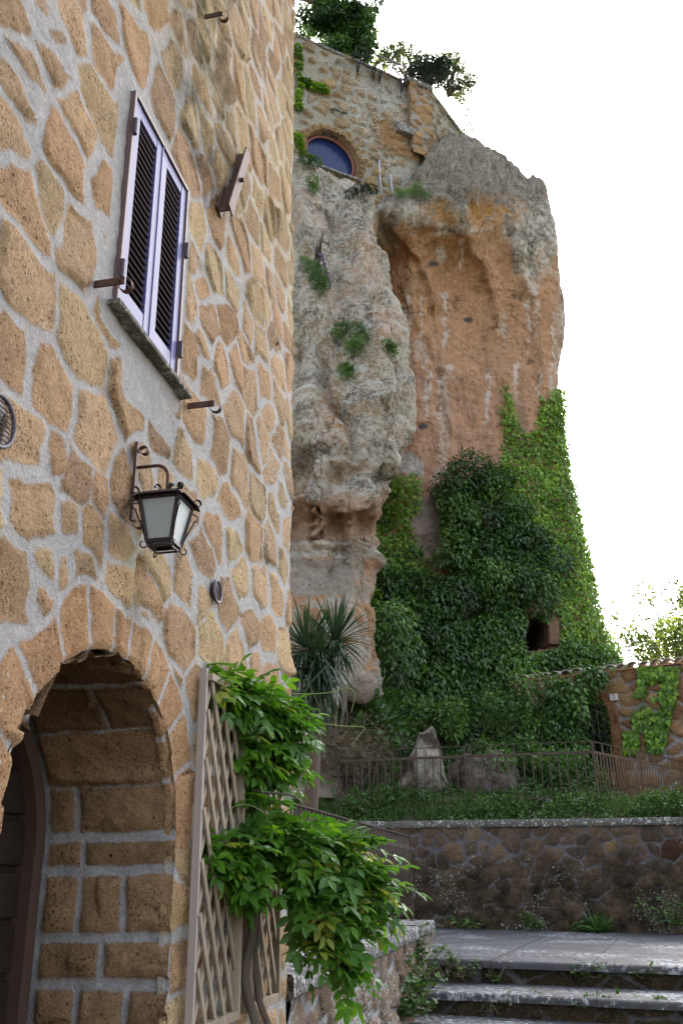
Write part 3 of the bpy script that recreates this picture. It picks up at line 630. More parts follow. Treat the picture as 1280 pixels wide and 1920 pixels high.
for (u, v, a, ra, rz, rn, cnt) in clusters:
    c0 = wa(u-(22 if v < 1520 else 12), v, a)
    for k in range(int(cnt*1.55)):
        d = rv(1)[0]; d /= np.linalg.norm(d); rr = RS.uniform(.35, 1)**.6
        if d @ N < -.3: d = d-2*(d @ N)*N*.8
        p = c0+A*d@A*ra*rr*1.0*np.ones(1)*1.0 if False else c0+A*(d@A)*ra*rr+N*(d@N)*rn*rr+Z*(d@Z)*rz*rr
        nn = p @ N
        if nn < HN+.06: p = p+N*(HN+.06-nn)
        g = d*.8+N*.45+A*RS.normal(0, .35)-Z*RS.uniform(.0, .6); g /= np.linalg.norm(g); side = nz(np.cross(g, Z+rv(1, .25)[0]))
        Lr = RS.uniform(.17, .27); m_ = RS.randint(4, 6); up_ = np.cross(side, g); base = p-g*Lr*.75
        rb = np.clip(RS.normal(.45, .17), 0, .92); 
        if RS.rand() < .07: rb = .97
        ctr = []
        for j in range(m_):
            f = .25+.7*j/(m_-1); q = base+g*Lr*f-Z*(.10*Lr*f*f*2); ctr.append(q)
            for sgn in (-1, 1):
                y = side*sgn+g*.55-Z*.18+rv(1, .10)[0]; P_.append(q); Y_.append(y); Z__.append(up_+side*sgn*(-.25)+rv(1, .16)[0])
                L_.append(RS.uniform(.055, .082)*(1-.15*abs(f-.55))); R_.append(np.clip(rb+RS.normal(0, .07), 0, 1))
        q = ctr[-1]; P_.append(q+g*.01); Y_.append(g-Z*.3); Z__.append(up_); L_.append(RS.uniform(.06, .08)); R_.append(rb)
        stem.tube([base]+ctr, .0016, 3)
P_, Y_, Z__, L_, R_ = map(np.array, (P_, Y_, Z__, L_, R_))
leaves('foliage', T_FINE, P_, Y_, Z__, L_, L_*.50, R_, M['wist'], wis)
stem.build('leaf_stalk', leafmat('stalk_green', [(0, (.12, .2, .04)), (1, (.12, .2, .04))], .1), wis, smooth=True)
TM = plain('tendril_green', (.25, .30, .12))
def tend(px, a, r=.0025):
    pts = smooth_path([wa(u, v, a) for u, v in px], 24); td = MB(); td.tube(pts, np.linspace(r, r*.6, 24), 5); td.build('tendril', TM, wis, smooth=True)
tend([(430, 1300), (500, 1300), (580, 1301), (620, 1298), (650, 1290), (665, 1300), (662, 1320), (658, 1335)], 4.6)
tend([(540, 1355), (600, 1357), (650, 1362), (683, 1364), (672, 1380), (663, 1392), (658, 1396), (662, 1400), (666, 1394)], 4.6)
tend([(425, 1240), (428, 1215), (440, 1200)], 4.0, .0012)
tend([(425, 1530), (440, 1512), (470, 1510), (500, 1528)], 3.95, .0018)

# ==================================================================== GROUND, STEPS
def mat_ground():
    t = NT('ground_earth'); n = t.noise(3, 6, .65); n2 = t.noise(25, 4, .6)
    c = t.mix(n, (.06, .05, .035), (.13, .11, .075)); c = t.mix(t.rng(n2, .5, .65, 0, .7), c, (.05, .07, .025))
    return t.done(t.princ(c, .95, t.bump(n2, .03)))
M['ground'] = mat_ground()
def mat_slab():
    t = NT('lichened_paving'); n = t.noise(2.2, 5, .6); n2 = t.noise(16, 6, .7, t.scale((1, 1, 1))); n3 = t.noise(70, 3, .6)
    c = t.mix(n, (.055, .053, .06), (.10, .098, .11)); c = t.mix(n3, t.mix(1, c, (.75, .75, .75), 'MULTIPLY'), c)
    lf = t.rng(t.math('ADD', n2, t.math('MULTIPLY', t.rng(t.noise(.7, 2), .35, .65), .19)), .66, .69)
    c = t.mix(t.math('MULTIPLY', lf, .85), c, (.42, .43, .44))
    c = t.mix(t.rng(t.noise(3.5, 6, .75), .50, .62, 0, .75), c, (.045, .042, .03)); c = t.mix(t.rng(t.noise(1.1, 5, .7), .48, .6, 0, .5), c, (.05, .05, .058))
    b = t.math('ADD', t.math('MULTIPLY', n3, .5), n2)
    return t.done(t.princ(c, t.rng(n, .3, .7, .55, .8), t.bump(b, .006), spec=.35))
M['slab'] = mat_slab()
M['cap'] = None
M['cap'] = mat_cap(thr=.60)
M['cap2'] = mat_cap('pale_lichened_cap', (.13, .12, .115), (.46, .45, .43), .57)
gx = np.concatenate([np.linspace(-600, -20, 12), np.linspace(-18, 18, 60), np.linspace(20, 600, 12)]); gy = np.concatenate([np.linspace(-600, -20, 12), np.linspace(-18, 40, 90), np.linspace(45, 900, 14)])
X_, Y__ = np.meshgrid(gx, gy, indexing='ij'); I = np.arange(X_.size).reshape(X_.shape)
G = np.stack([X_.ravel(), Y__.ravel(), -1.66+.03*fbm(np.stack([X_.ravel(), Y__.ravel(), X_.ravel()*0], 1), 3, 2)], 1)
tag(mesh('ground', G, np.stack([I[:-1, :-1].ravel(), I[1:, :-1].ravel(), I[1:, 1:].ravel(), I[:-1, 1:].ravel()], 1), M['ground']), kind='structure')
# wall line and step lines: L0 + t*DW, z tilts slightly down to the right
W0 = np.array([1.43, 16.9, 0]); DW = nz(np.array([3.76, -1.3, 0])); NW = np.array([DW[1], -DW[0], 0])   # NW points to the camera
def wl(s, off, z, tilt=-.02): return W0+DW*s+NW*off+Z*(z+tilt*s)
steps = empty('stone_steps', wl(2, 6, -.85), 'wide grey stone steps with white lichen, weeds growing in the risers', 'steps')
def slabrow(name, offb, offf, s0, s1, ztop, th, breaks, rowmat, jit=.004, tilt=-.0176):
    br = [s0]+list(breaks)+[s1]
    for i in range(len(br)-1):
        a, b = br[i]+.004, br[i+1]-.004; dz = random.uniform(-jit, jit); df = random.uniform(-.02, .02)
        us = np.linspace(a, b, max(3, int((b-a)/.06))); offs = np.array([offb, (offb+offf)/2, offf-.02+df, offf+df, offf+df+.004, offf+df]); zs = np.array([0, 0, 0, -.012, -th*.5, -th])
        V = []; 
        for u in us:
            wob = .012*vnoise(np.array([[u*4, offf, 1]]))[0]+.010*vnoise(np.array([[u*15, offf, 5]]))[0]-.03*max(0, vnoise(np.array([[u*6, offf, 9]]))[0]-.6)
            for o_, z_ in zip(offs, zs): V.append(wl(u, o_+(wob if o_ > offf-.1 else 0), ztop+dz+z_, tilt))
            V.append(wl(u, offb, ztop-th, tilt))
        k = 7; n = len(us); F = [(p*k+q, p*k+(q+1) % k, (p+1)*k+(q+1) % k, (p+1)*k+q) for p in range(n-1) for q in range(k)]
        F += [tuple(range(k))[::-1], tuple((n-1)*k+q for q in range(k))]
        mesh(name, V, F, rowmat, steps, False)
t1 = -.0176
slabrow('landing_slab', -.02, 5.62, -.9, 8, -.80, .075, [-.05, 1.1, 2.05, 3.1, 4.2, 5.3, 6.4], M['slab'])
slabrow('tread', 5.3, 6.52, -.9, 8, -1.03, .07, [.4, 1.9, 3.2, 4.6, 6], M['slab'])
slabrow('tread', 6.2, 7.10, -.9, 8, -1.235, .07, [1.2, 2.6, 3.9, 5.5], M['slab'])
slabrow('tread', 6.9, 7.7, -.9, 8, -1.44, .07, [.8, 2.2, 3.6, 5.2], M['slab'])
def riserpos(off, z0):
    def f(u, v): P = W0+np.outer(u, DW)+NW*off+np.outer(v+z0-.0176*u, Z); return P, np.broadcast_to(NW, P.shape).copy()
    return f
DARK = [(.075, .058, .045), (.06, .05, .042), (.09, .07, .052), (.055, .047, .04), (.10, .078, .06)]
def rextra(u, v, at, tint): at['lich'][:] = .12; at['dirt'][:] = .6; at['moss'][:] = .1
for k, (off, z0) in enumerate(((5.52, -1.06), (6.42, -1.265), (7.0, -1.47), (7.6, -1.68))):
    sd_ = seeds_fill(-1, 8, -.05, .25, .30, [], 1.6, np.random.RandomState(40+k), 400)
    panel('riser', M['retain'], axis([(-.9, 8, .025)]), axis([(0, .21, .025)]), riserpos(off, z0), sd_, .012, DARK, steps, .02, None, 1.5, .02, rextra, seed=60+k)

# ==================================================================== RETAINING WALL
rw = empty('retaining_wall', wl(2, 0, -.9), 'low dark rubble retaining wall with a lichen spotted cap behind the landing', 'wall')
BROWN = [(.15, .118, .095), (.12, .098, .083), (.16, .128, .10), (.108, .09, .077), (.145, .108, .093), (.19, .15, .115)]
def rwpos(u, v): P = W0+np.outer(u, DW)+np.outer(v-.02*u, Z); return P, np.broadcast_to(NW, P.shape).copy()
def rwextra(u, v, at, tint):
    n = fbm(np.stack([u*1.3, v*1.6, u*0], 1), 4, 12); low = 1-sst(-.1, .75, v+.35*n)
    at['dirt'][:] = np.clip(low*.9+.3, 0, 1); tint *= (1-.4*low)[:, None]
    n5_ = fbm(np.stack([u*2.3, v*2.3, u*0], 1), 3, 19); at['lich'][:] = np.clip(.42*sst(.05, .5, n5_-.1*v)*(1-sst(.1, .6, v)) + .22*sst(.15, .5, n), 0, .33); at['moss'][:] = .05*low
    at['sdf'][:] = np.where(low > .5, at['sdf']+.012, at['sdf'])
rws = [[3.05, .47, 0, .2, (.30, .225, .14)], [.45, .42, .02, .3, (.22, .165, .12)], [4.0, .42, .03, .3, (.09, .05, .035)]]
panel('masonry', M['retain'], axis([(-5, 8.2, .028)]), axis([(-.95, .80, .028)]), rwpos, seeds_fill(-5, 8.2, -.95, .8, .205, rws, 1.25, np.random.RandomState(9), 9000), .016, BROWN, rw, .014, None, 1.15, .05, rwextra, seed=21, rough=.01)
def slabline(name, parent, mat, s0, s1, ln, posf, w0, w1, z0, z1, rs):
    """row of rounded coping stones; posf(s,off,z)->P"""
    s = s0
    while s < s1-.05:
        e = min(s1, s+ln*rs.uniform(.7, 1.3)); us = np.linspace(s+.003, e-.003, max(3, int((e-s)/.05))); dz = rs.uniform(-.008, .008)
        r = .018; sec = [(w0, z0+r), (w0+r, z0), (w1-r, z0), (w1, z0+r), (w1, (z0+z1)/2), (w1-.004, z1-r), (w1-r, z1), ((w0+w1)/2, z1+.004), (w0+r, z1), (w0, z1-r)]
        V = []
        for u in us:
            for j, (o_, z_) in enumerate(sec):
                a = vnoise(np.array([[u*7, o_*7, z_*7]]))[0]*.012+vnoise(np.array([[u*25, o_*25, z_*25]]))[0]*.006; V.append(posf(u, o_+(a if o_ > (w0+w1)/2 else -a), z_+dz+a*.7))
        k = len(sec); n = len(us); F = [(p*k+q, p*k+(q+1) % k, (p+1)*k+(q+1) % k, (p+1)*k+q) for p in range(n-1) for q in range(k)]+[tuple(range(k)), tuple((n-1)*k+q for q in range(k))[::-1]]
        mesh(name, V, F, mat, parent, True); s = e
slabline('coping_stone', rw, M['cap'], -5, 8.2, 1.3, lambda s, o, z: wl(s, o, z), -.32, .06, .80, .925, np.random.RandomState(3))

# ==================================================================== PARAPET
pw = empty('parapet_wall', Wp(8.5, HN-.2, -1.0), 'low stone parapet running from the house corner to the landing with a whitened cap', 'wall')
PA0, PA1 = 5.29, 11.85
GREY = [(.26, .21, .17), (.30, .24, .20), (.24, .19, .16), (.33, .27, .23), (.30, .21, .16)]
def ppos(u, v): P = np.outer(u, A)+np.outer(v, Z)+N*(HN-.03); return P, np.broadcast_to(N, P.shape).copy()
def pextra(u, v, at, tint):
    n = fbm(np.stack([u*1.6, v*2.5, u*0], 1), 3, 14); at['lich'][:] = np.clip(.35+.6*n, 0, .8); at['dirt'][:] = np.clip(.45*sst(0, .5, -n)+.5*sst(9.6, 11.8, u)*.5, 0, .8)
panel('masonry', M['parapet'], axis([(PA0, PA1, .016)]), axis([(-1.66, -.60, .016)]), ppos, seeds_fill(PA0, PA1, -1.66, -.58, .25, [], 1.5, np.random.RandomState(19), 3000), .02, GREY, pw, .02, None, 1.3, .03, pextra, seed=31, rough=.006)
mb = MB(); mb.wbox(PA0, PA1-.01, HN-.46, HN-.06, -1.66, -.6); mb.build('core', M['cap2'], pw)
slabline('coping_stone', pw, M['cap2'], PA0, PA1+.06, 1.1, lambda s, o, z: Wp(s, HN+o, z), -.52, .03, -.60, -.47, np.random.RandomState(5))

# railing builder: straight run P(s)
def railing(root, P, s0, s1, zb, zt, mat, sp, rails, post_at, r=.008, lowext=.06, up=Z, alt=True):
    r = r*1.45; L = s1-s0; n = int(round(L/sp)); first = None; d = nz((P(s1)-P(s0))[None])[0]
    for k, (z, hgt, wid) in enumerate(rails):
        mb = MB(); mb.bar(P(s0)+Z*z, P(s1)+Z*z, wid, hgt); mb.build('rail', mat, root, bevel=.002)
    for s in post_at:
        mb = MB(); mb.bar(P(s)+Z*(zb-.12), P(s)+Z*zt, .03, .03, d); mb.build('post', mat, root)
    mid = rails[1][0]; low = rails[-1][0]
    for k in range(1, n):
        s = s0+k*L/n
        if any(abs(s-q) < .02 for q in post_at): continue
        zt_ = zt if (k % 3 == 0 or not alt) else mid
        key = round(zt_, 3)
        if first is None: first = {}
        if key not in first:
            mb = MB(); mb.tube([np.array((0, 0, low-lowext)), np.array((0, 0, zt_))], r, 6); off = P(s)+random.uniform(-.003, .003)
            V = np.concatenate(mb.V)+off; o = mesh('picket', V, mb.F, mat, root, True); first[key] = (o, off)
        else:
            o0, off = first[key]; o = o0.copy(); C.objects.link(o); o.parent = root; dlt = P(s)-off
            o.location = tuple(dlt); o.rotation_euler = (random.uniform(-.004, .004), random.uniform(-.006, .006), 0)
r1 = empty('iron_railing', Wp(8.5, HN-.25, -.47), 'iron railing standing on the stone parapet beside the house corner', 'railing')
a_, zb0 = wallpx(773, 1722, HN-.22); _, zt0 = wallpx(768, 1569, HN-.22)
railing(r1, lambda s: Wp(s, HN-.22, 0), 5.2, a_, -.47, zt0, M['railing'], .125, [(zt0, .012, .03), (zt0-.13, .04, .012), (-.33, .04, .012)], [a_], .008, .07, alt=False)

# ==================================================================== UPPER BANK + RAILINGS
def bank_z(x, y):
    s = (x-W0[0])*DW[0]+(y-W0[1])*DW[1]; off = -((x-W0[0])*NW[0]+(y-W0[1])*NW[1])
    lz = .86-.02*s; left = 1-sst(-.5, 2.2, x)
    rise = .32*sst(.2, .9, off) + 1.5*sst(1.5, 7, off)*(1-sst(3.6, 5.6, x)*.75) + 1.9*left*sst(1.0, 3.5, off)
    rise += .9*np.exp(-((x-1.2)/1.1)**2-((y-20.2)/1.5)**2)
    return lz + rise
bx = np.linspace(-5, 14, 150); by = np.linspace(11.0, 34, 170); BX, BY = np.meshgrid(bx, by, indexing='ij')
offm = -((BX-W0[0])*NW[0]+(BY-W0[1])*NW[1]); BZ = bank_z(BX, BY)+.12*fbm(np.stack([BX.ravel()*1.2, BY.ravel()*1.2, BX.ravel()*0], 1), 4, 8).reshape(BX.shape)
cl = offm < .12; dd = np.where(cl, .12-offm, 0); BX2 = BX-NW[0]*dd; BY2 = BY-NW[1]*dd; BZ = np.where(cl, np.minimum(BZ, .84-.02*((BX2-W0[0])*DW[0]+(BY2-W0[1])*DW[1])), BZ)
I = np.arange(BX.size).reshape(BX.shape); FB = np.stack([I[:-1, :-1].ravel(), I[1:, :-1].ravel(), I[1:, 1:].ravel(), I[:-1, 1:].ravel()], 1); FB = FB[(~cl.ravel()[FB]).any(axis=1)]
tag(mesh('bank', np.stack([BX2.ravel(), BY2.ravel(), BZ.ravel()], 1), FB, M['ground']), kind='structure')

RD = 17.25
Pc = ony(1114, 1445, 16.75); Pl = ony(635, 1445, 18.15)
zt_c = ony(1108, 1390, 16.75)[2]; zb_c = ony(1117, 1494, 16.75)[2]; zm_c = ony(1108, 1409.6, 16.75)[2]
zt_l = ony(635, 1409, 18.15)[2]; zb_l = ony(640, 1505, 18.15)[2]
pc = np.array([Pc[0], Pc[1], 0]); pl = np.array([Pl[0], Pl[1], 0]); Lf = np.linalg.norm(pl-pc)
fr_ = empty('iron_railing', pc*.5+pl*.5+Z*1.2, 'dark iron railing along the top of the dark retaining wall, facing the steps', 'railing')
railing(fr_, lambda s: pc+(pl-pc)*s/Lf+Z*((zt_l-zt_c)*s/Lf), -.0, Lf, zb_c, zt_c, M['railing'], .155, [(zt_c, .014, .03), (zm_c, .045, .012), (zb_c, .04, .012)], [0, Lf*.46, Lf], .008, .10)
P2 = ony(1280, 1470, 20.0); p2 = np.array([P2[0], P2[1], 0]); d2 = nz((p2-pc)[None])[0]
fr2 = empty('iron_railing', pc+d2*2+Z*1.2, 'rusty iron railing turning away from the corner post toward the gate wall', 'railing')
railing(fr2, lambda s: pc+d2*s, .03, 7.5, zb_c, zt_c, M['rustrail'], .13, [(zt_c, .014, .03), (zm_c, .045, .012), (zb_c, .04, .012)], [.03, 2.1, 4.2, 6.3], .008, .10)
# dark gate panel further back on the left
gp = empty('iron_gate', ony(640, 1500, 19.2), 'plain black iron gate half hidden behind the left end of the railing', 'gate')
g0, g1 = ony(572, 1443, 19.2), ony(687, 1443, 18.9); gz0 = ony(630, 1515, 19)[2]; gz1 = g0[2]; d_ = nz((g1-g0)[None])[0]
mb = MB()
for z in (gz1, gz1-.17, gz0): mb.bar(np.array([g0[0], g0[1], z]), np.array([g1[0], g1[1], z]), .03, .035)
for q in (g0, g1): mb.bar(np.array([q[0], q[1], gz0-.1]), np.array([q[0], q[1], gz1]), .04, .04, d_)
mb.build('frame', M['blackiron'], gp)
for k in range(1, 9):
    q = g0+(g1-g0)*k/9; mb = MB(); mb.tube([np.array([q[0], q[1], gz0]), np.array([q[0], q[1], gz1])], .008, 6); mb.build('bar', M['blackiron'], gp)

# ==================================================================== CLIFF
def cr(P, n):       # catmull-rom along axis 0, n samples per segment list
    out = []; K = len(P)
    for i in range(K-1):
        p0, p1, p2, p3 = P[max(i-1, 0)], P[i], P[i+1], P[min(i+2, K-1)]
        for f in np.arange(n[i])/n[i]: out.append(.5*((2*p1)+(-p0+p2)*f+(2*p0-5*p1+4*p2-p3)*f*f+(-p0+3*p1-3*p2+p3)*f**3))
    out.append(P[-1]); return np.array(out)
cols = {
'b': [(549,300,20.5),(549,340,20.2),(549,450,19.8),(549,600,19.3),(549,750,18.9),(549,900,18.9),(549,1040,18.8),(549,1180,18.4),(549,1300,18.2),(549,1345,19),(549,1500,19)],
'c': [(600,332,20.8),(600,370,20.4),(600,470,19.7),(600,600,19.1),(600,750,18.5),(602,900,18.5),(600,1035,19.0),(600,1180,18.4),(610,1295,18.2),(610,1335,19.2),(610,1500,19)],
'd': [(655,358,21.2),(650,395,20.7),(655,480,20),(660,600,19.2),(660,750,18.4),(655,900,18.4),(650,1030,19.1),(650,1180,18.3),(655,1290,18.1),(655,1335,19.4),(660,1500,19.2)],
'e': [(678,375,21.6),(675,400,21.2),(685,480,20.6),(705,600,19.8),(715,750,18.9),(700,880,18.8),(675,1035,19.2),(668,1180,18.7),(680,1285,18.3),(680,1335,19.6),(690,1500,19.4)],
'f': [(692,385,22.2),(686,410,21.9),(704,490,21.4),(732,600,20.7),(747,750,20),(724,900,19.6),(697,1050,19.7),(678,1180,19.5),(694,1285,19.2),(690,1330,20.2),(712,1500,20)],
'g': [(715,388,22.8),(705,425,23.5),(712,500,24.7),(715,600,24.8),(705,750,24.6),(680,900,24.4),(670,1050,23.5),(670,1180,23),(680,1300,22.5),(680,1345,22.5),(680,1500,22)],
'h': [(770,400,23.3),(770,440,23.65),(770,500,24.35),(775,600,24.9),(780,750,24.8),(775,900,24.6),(770,1050,24),(765,1180,23.5),(760,1300,23),(760,1345,22.8),(760,1500,22)],
'i': [(850,398,24),(850,440,24.3),(850,500,24.9),(850,600,25.3),(850,750,25.3),(850,900,25),(850,1050,24.5),(850,1180,24),(850,1300,23.5),(850,1345,23.3),(850,1500,22.5)],
'j': [(925,398,25),(925,455,25.0),(930,520,25.3),(930,600,25.9),(930,750,25.7),(930,900,25.5),(935,1050,25),(940,1180,24.6),(945,1300,24),(950,1345,23.8),(950,1500,23)],
'k': [(985,400,25.8),(990,460,25.5),(1000,520,25.8),(1010,600,26.2),(1000,750,26),(1015,900,25.8),(1035,1050,25.4),(1055,1180,25),(1075,1290,24.5),(1080,1345,24.4),(1090,1500,23.6)],
'l': [(1028,400,26.8),(1042,450,26.6),(1047,510,26.9),(1056,600,27),(1042,730,27),(1062,880,26.8),(1088,1020,26.5),(1110,1160,26.2),(1150,1250,26),(1165,1345,25.8),(1180,1500,25)]}
order = 'abcdefghijklmn'; grid = {}
for c_, L in cols.items(): grid[c_] = [ony(*q) for q in L]
r1r = dict(h=(785, 320, 23.7), i=(852, 268, 24.7), j=(925, 292, 25.7), k=(985, 337, 26.4), l=(1015, 362, 27.2))
for c_ in cols:
    if c_ in r1r: top = ony(*r1r[c_]); back = top+np.array([0, 2.0, -.2])
    else: top = grid[c_][0]+np.array([.2, 1.6, .05]); back = top+np.array([.3, 2.0, -.3])
    grid[c_] = [back, top]+grid[c_]
grid['a'] = [p+np.array([-6, .5, 0]) for p in grid['b']]
grid['m'] = [p+np.array([-.3, 5, -.3*0]) for p in grid['l']]
grid['n'] = [p+np.array([-4.5, 16, 0]) for p in grid['l']]
CG = np.array([grid[c_] for c_ in order])                # (14, 13, 3)
nc = [44, 26, 26, 22, 18, 22, 30, 44, 44, 36, 30, 34, 24]
rows_n = [6, 22, 12, 24, 36, 50, 50, 50, 46, 40, 18, 20]
CG = cr(CG, nc); CG = np.swapaxes(cr(np.swapaxes(CG, 0, 1), rows_n), 0, 1)      # (nc, nr, 3)
ncx, nrx = CG.shape[:2]
def gnorm(G):
    du = np.gradient(G, axis=0); dv = np.gradient(G, axis=1); n = np.cross(dv, du); return nz(n)
NG = gnorm(CG); 
mid_ = NG[ncx//2, nrx//2]; 
if mid_[1] > 0: NG = -NG
P0 = CG.reshape(-1, 3); N0 = NG.reshape(-1, 3); px0, py0 = proj(P0)
colidx = np.repeat(np.arange(ncx), nrx); lobe_e = sum(nc[:5]); 
lobe = (colidx <= lobe_e+4)
face = ~lobe & (colidx < sum(nc[:11])+4)
def ridge(P, o, s): r = 0; a = 1; t = 0
def ridged(P, o=4, s=0):
    r = 0; a = 1.; t = 0
    for k in range(o): r = r + a*(1-np.abs(vnoise(P*(2.1**k)+31*k, s+k))*2); t += a; a *= .5
    return r/t
vs = np.array([1, 1, .45])
wlb = 1-sst(lobe_e-4, lobe_e+12, colidx)
d_ = .38*fbm(P0*vs*.42, 4, 3) + .13*ridged(P0*vs*1.1, 4, 5)
strat = np.array([.6, .6, .22])
dl = .30*ridged(P0*np.array([1., 1., .32])*.8, 4, 9)+.16*fbm(P0*np.array([1.6, 1.6, .8]), 4, 12)
low_ = sst(820, 900, py0)*(1-sst(1020, 1060, py0))       # eroded hollows under the grey lobe
dl -= .5*low_*sst(.0, .5, ridged(P0*.9, 3, 15))
dl *= 1-.8*sst(1050, 1075, py0)*(1-sst(1120, 1150, py0))
disp = wlb*(.35*d_+dl)+(1-wlb)*np.where(colidx > 0, d_*(1.0-.38*sst(430, 500, py0)), 0)
# rock lip dripping over the orange face
lip = sst(330, 400, py0)*(1-sst(430, 520, py0+40*fbm(P0*.8, 3, 41)))
disp += np.where(face, .16*lip*ridged(P0*vs*.7, 3, 44), 0)
rgh = np.maximum(wlb, 1-sst(400, 470, py0))
def pld(poly):
    d = np.full(len(px0), 1e9); sd_ = np.zeros(len(px0))
    for (x0, y0), (x1, y1) in zip(poly[:-1], poly[1:]):
        t_ = np.clip(((px0-x0)*(x1-x0)+(py0-y0)*(y1-y0))/((x1-x0)**2+(y1-y0)**2), 0, 1); dx = px0-(x0+t_*(x1-x0)); dy = py0-(y0+t_*(y1-y0)); q = np.hypot(dx, dy); k = q < d; d[k] = q[k]; sd_[k] = np.sign(dx*(y1-y0)-dy*(x1-x0))[k]
    return d*sd_
wv_ = 9*fbm(P0*1.4, 3, 201)
for poly, amp, wd_ in (([(822, 395), (850, 430), (872, 470), (905, 500), (922, 550), (926, 590)], .30, 24), ([(735, 405), (752, 450), (775, 480), (800, 520), (812, 570)], .24, 20), ([(955, 420), (962, 470), (985, 520), (1000, 600), (1005, 700)], .22, 22), ([(760, 560), (785, 630), (830, 700), (840, 800)], .14, 22)):
    q_ = pld(poly)+wv_; disp += np.where(face, amp*np.where(q_ > 0, np.exp(-(q_/wd_)**2), np.exp(-(q_/(wd_*.22))**2)), 0)
for poly, amp, wd_ in (([(560, 400), (590, 520), (600, 640), (590, 760), (605, 860)], .32, 20), ([(640, 420), (665, 520), (690, 640), (700, 760)], .28, 20), ([(605, 690), (620, 760), (650, 800), (655, 850)], -.38, 12), ([(575, 640), (572, 720), (580, 800)], -.22, 8), ([(690, 870), (665, 920), (650, 980), (655, 1035)], .3, 14), ([(600, 880), (615, 930), (600, 980)], .3, 14)):
    q_ = pld(poly)+wv_; disp += wlb*amp*np.where(q_ > 0, np.exp(-(q_/wd_)**2), np.exp(-(q_/(wd_*.4))**2))
disp += wlb*sst(1130, 1200, py0)*(.22*ridged(P0*np.array([1.3, 1.3, .7]), 4, 210)-.1)
disp += wlb*(1-sst(1040, 1070, py0))*.05*ridged(P0*np.array([9, 9, 5.]), 3, 211)
disp += np.where(face, .07*ridged(P0*np.array([.9, .9, 2.6]), 4, 220)+.05*ridged(P0*np.array([3.1, 3.1, 2.0]), 4, 221)+.03*ridged(P0*9, 2, 222)-.05, 0)*(1-.3*sst(700, 900, py0))
disp += .075*fbm(P0*2.6, 4, 60)+.03*ridged(P0*7, 3, 61)+rgh*(.13*ridged(P0*np.array([1.9, 1.9, 1.1]), 4, 63)+.05*ridged(P0*4.2, 3, 64))
# scooped hollows of the face
for (cx, cy, rx, ry, dp) in ((760, 470, 75, 45, .28), (705, 450, 20, 35, .2), (880, 520, 60, 50, .25), (905, 640, 28, 28, .3), (960, 500, 35, 50, .25), (830, 560, 60, 60, .25)):
    disp -= np.where(face | (cx == 705), dp*np.exp(-((px0-cx)/rx)**2-((py0-cy)/ry)**2), 0)
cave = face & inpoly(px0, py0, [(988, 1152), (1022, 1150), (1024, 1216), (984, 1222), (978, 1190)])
edge_fade = 1-sst(sum(nc[:10])+8, sum(nc[:11]), colidx)*(.45)
disp *= edge_fade
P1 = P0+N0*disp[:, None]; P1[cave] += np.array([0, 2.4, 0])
G1 = P1.reshape(ncx, nrx, 3); N1 = gnorm(G1)
if N1[ncx//2, nrx//2][1] > 0: N1 = -N1
N1 = N1.reshape(-1, 3); px1, py1 = proj(P1)
# material colours (stains and lichens that live on the rock, plus painted cave shade)
nA = fbm(P0*1.1, 5, 70); nB = fbm(P0*3.2, 5, 75); nC = fbm(P0*9, 3, 78); nS = fbm(P0*np.array([3.5, 3.5, .5]), 4, 81)
orange = np.array([.51, .31, .18]); ochre = np.array([.36, .215, .10]); pinkish = np.array([.50, .305, .20]); grey = np.array([.30, .255, .195]); pale = np.array([.56, .52, .45]); dark = np.array([.075, .065, .05]); rust = np.array([.34, .165, .035])
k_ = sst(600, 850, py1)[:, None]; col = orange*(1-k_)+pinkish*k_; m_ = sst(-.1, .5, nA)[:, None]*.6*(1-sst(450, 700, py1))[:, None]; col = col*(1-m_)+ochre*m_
col = col*(1+.25*nB+.15*nC)[:, None]
def blend(c, m, t): m = np.clip(m, 0, 1)[:, None]; return c*(1-m)+t*m
# dark seepage on face
col = blend(col, np.where(face, .35*sst(.1, .45, nS)*sst(380, 480, py1), 0), dark*2.4)
# grey rim + lobe
rim = np.where(face | (colidx >= sum(nc[:11])), 1-sst(425, 470, py1+70*nA+45*nS+np.where(px1 > 960, -45, 0)), 0); rim = np.maximum(rim, np.where(face, sst(1036, 1052, px1+10*nB)*(1-sst(740, 800, py1))*.6, 0))
lob = np.where(lobe, (1-.85*sst(900, 960, py1+45*nB)*(1-sst(985+0, 1045, py1))*(1-0)), 0)*np.where(lobe & (py1 > 1045), 0, 1)
g_ = np.maximum(rim, lob)
gc = grey*(1+.35*nA+.3*nC)[:, None]
nD = fbm(P0*5.5, 3, 79); gc = blend(gc, sst(-.06, .08, .6*nB+.8*nC+.5*nD+.25*nS+np.where(lobe, .05, -.02)), pale*(1+.15*nC)[:, None]); gc = blend(gc, .75*sst(.08, .3, -nB+.5*nC-.2*nA), dark*1.3)
gc = blend(gc, .8*sst(.10, .2, nB*.6-nA*.8+nC*.5-.02)*np.exp(-(((px1-660)/60)**2))*sst(400, 470, py1)*(1-sst(760, 800, py1)), rust)
gc = blend(gc, np.where(lobe, .75*sst(.10, .28, nA+.5*nB), 0), np.array([.40, .27, .17]))
gc = blend(gc, np.where(lobe, .6*sst(.12, .3, -nA+.6*nB), 0), np.array([.30, .22, .13]))
gc = blend(gc, 1.0*sst(-.1, .1, nB+nC*.6+nA*.3+.06)*sst(.2, .5, np.exp(-((px1-890)/95)**2-((py1-392)/34)**2)), rust*1.25)
gc = blend(gc, .30*sst(.1, .35, -nA+nC*.3), np.array([.22, .20, .10]))
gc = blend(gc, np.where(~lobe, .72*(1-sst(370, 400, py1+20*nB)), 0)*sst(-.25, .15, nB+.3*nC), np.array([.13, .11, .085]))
col = blend(col, g_, gc)
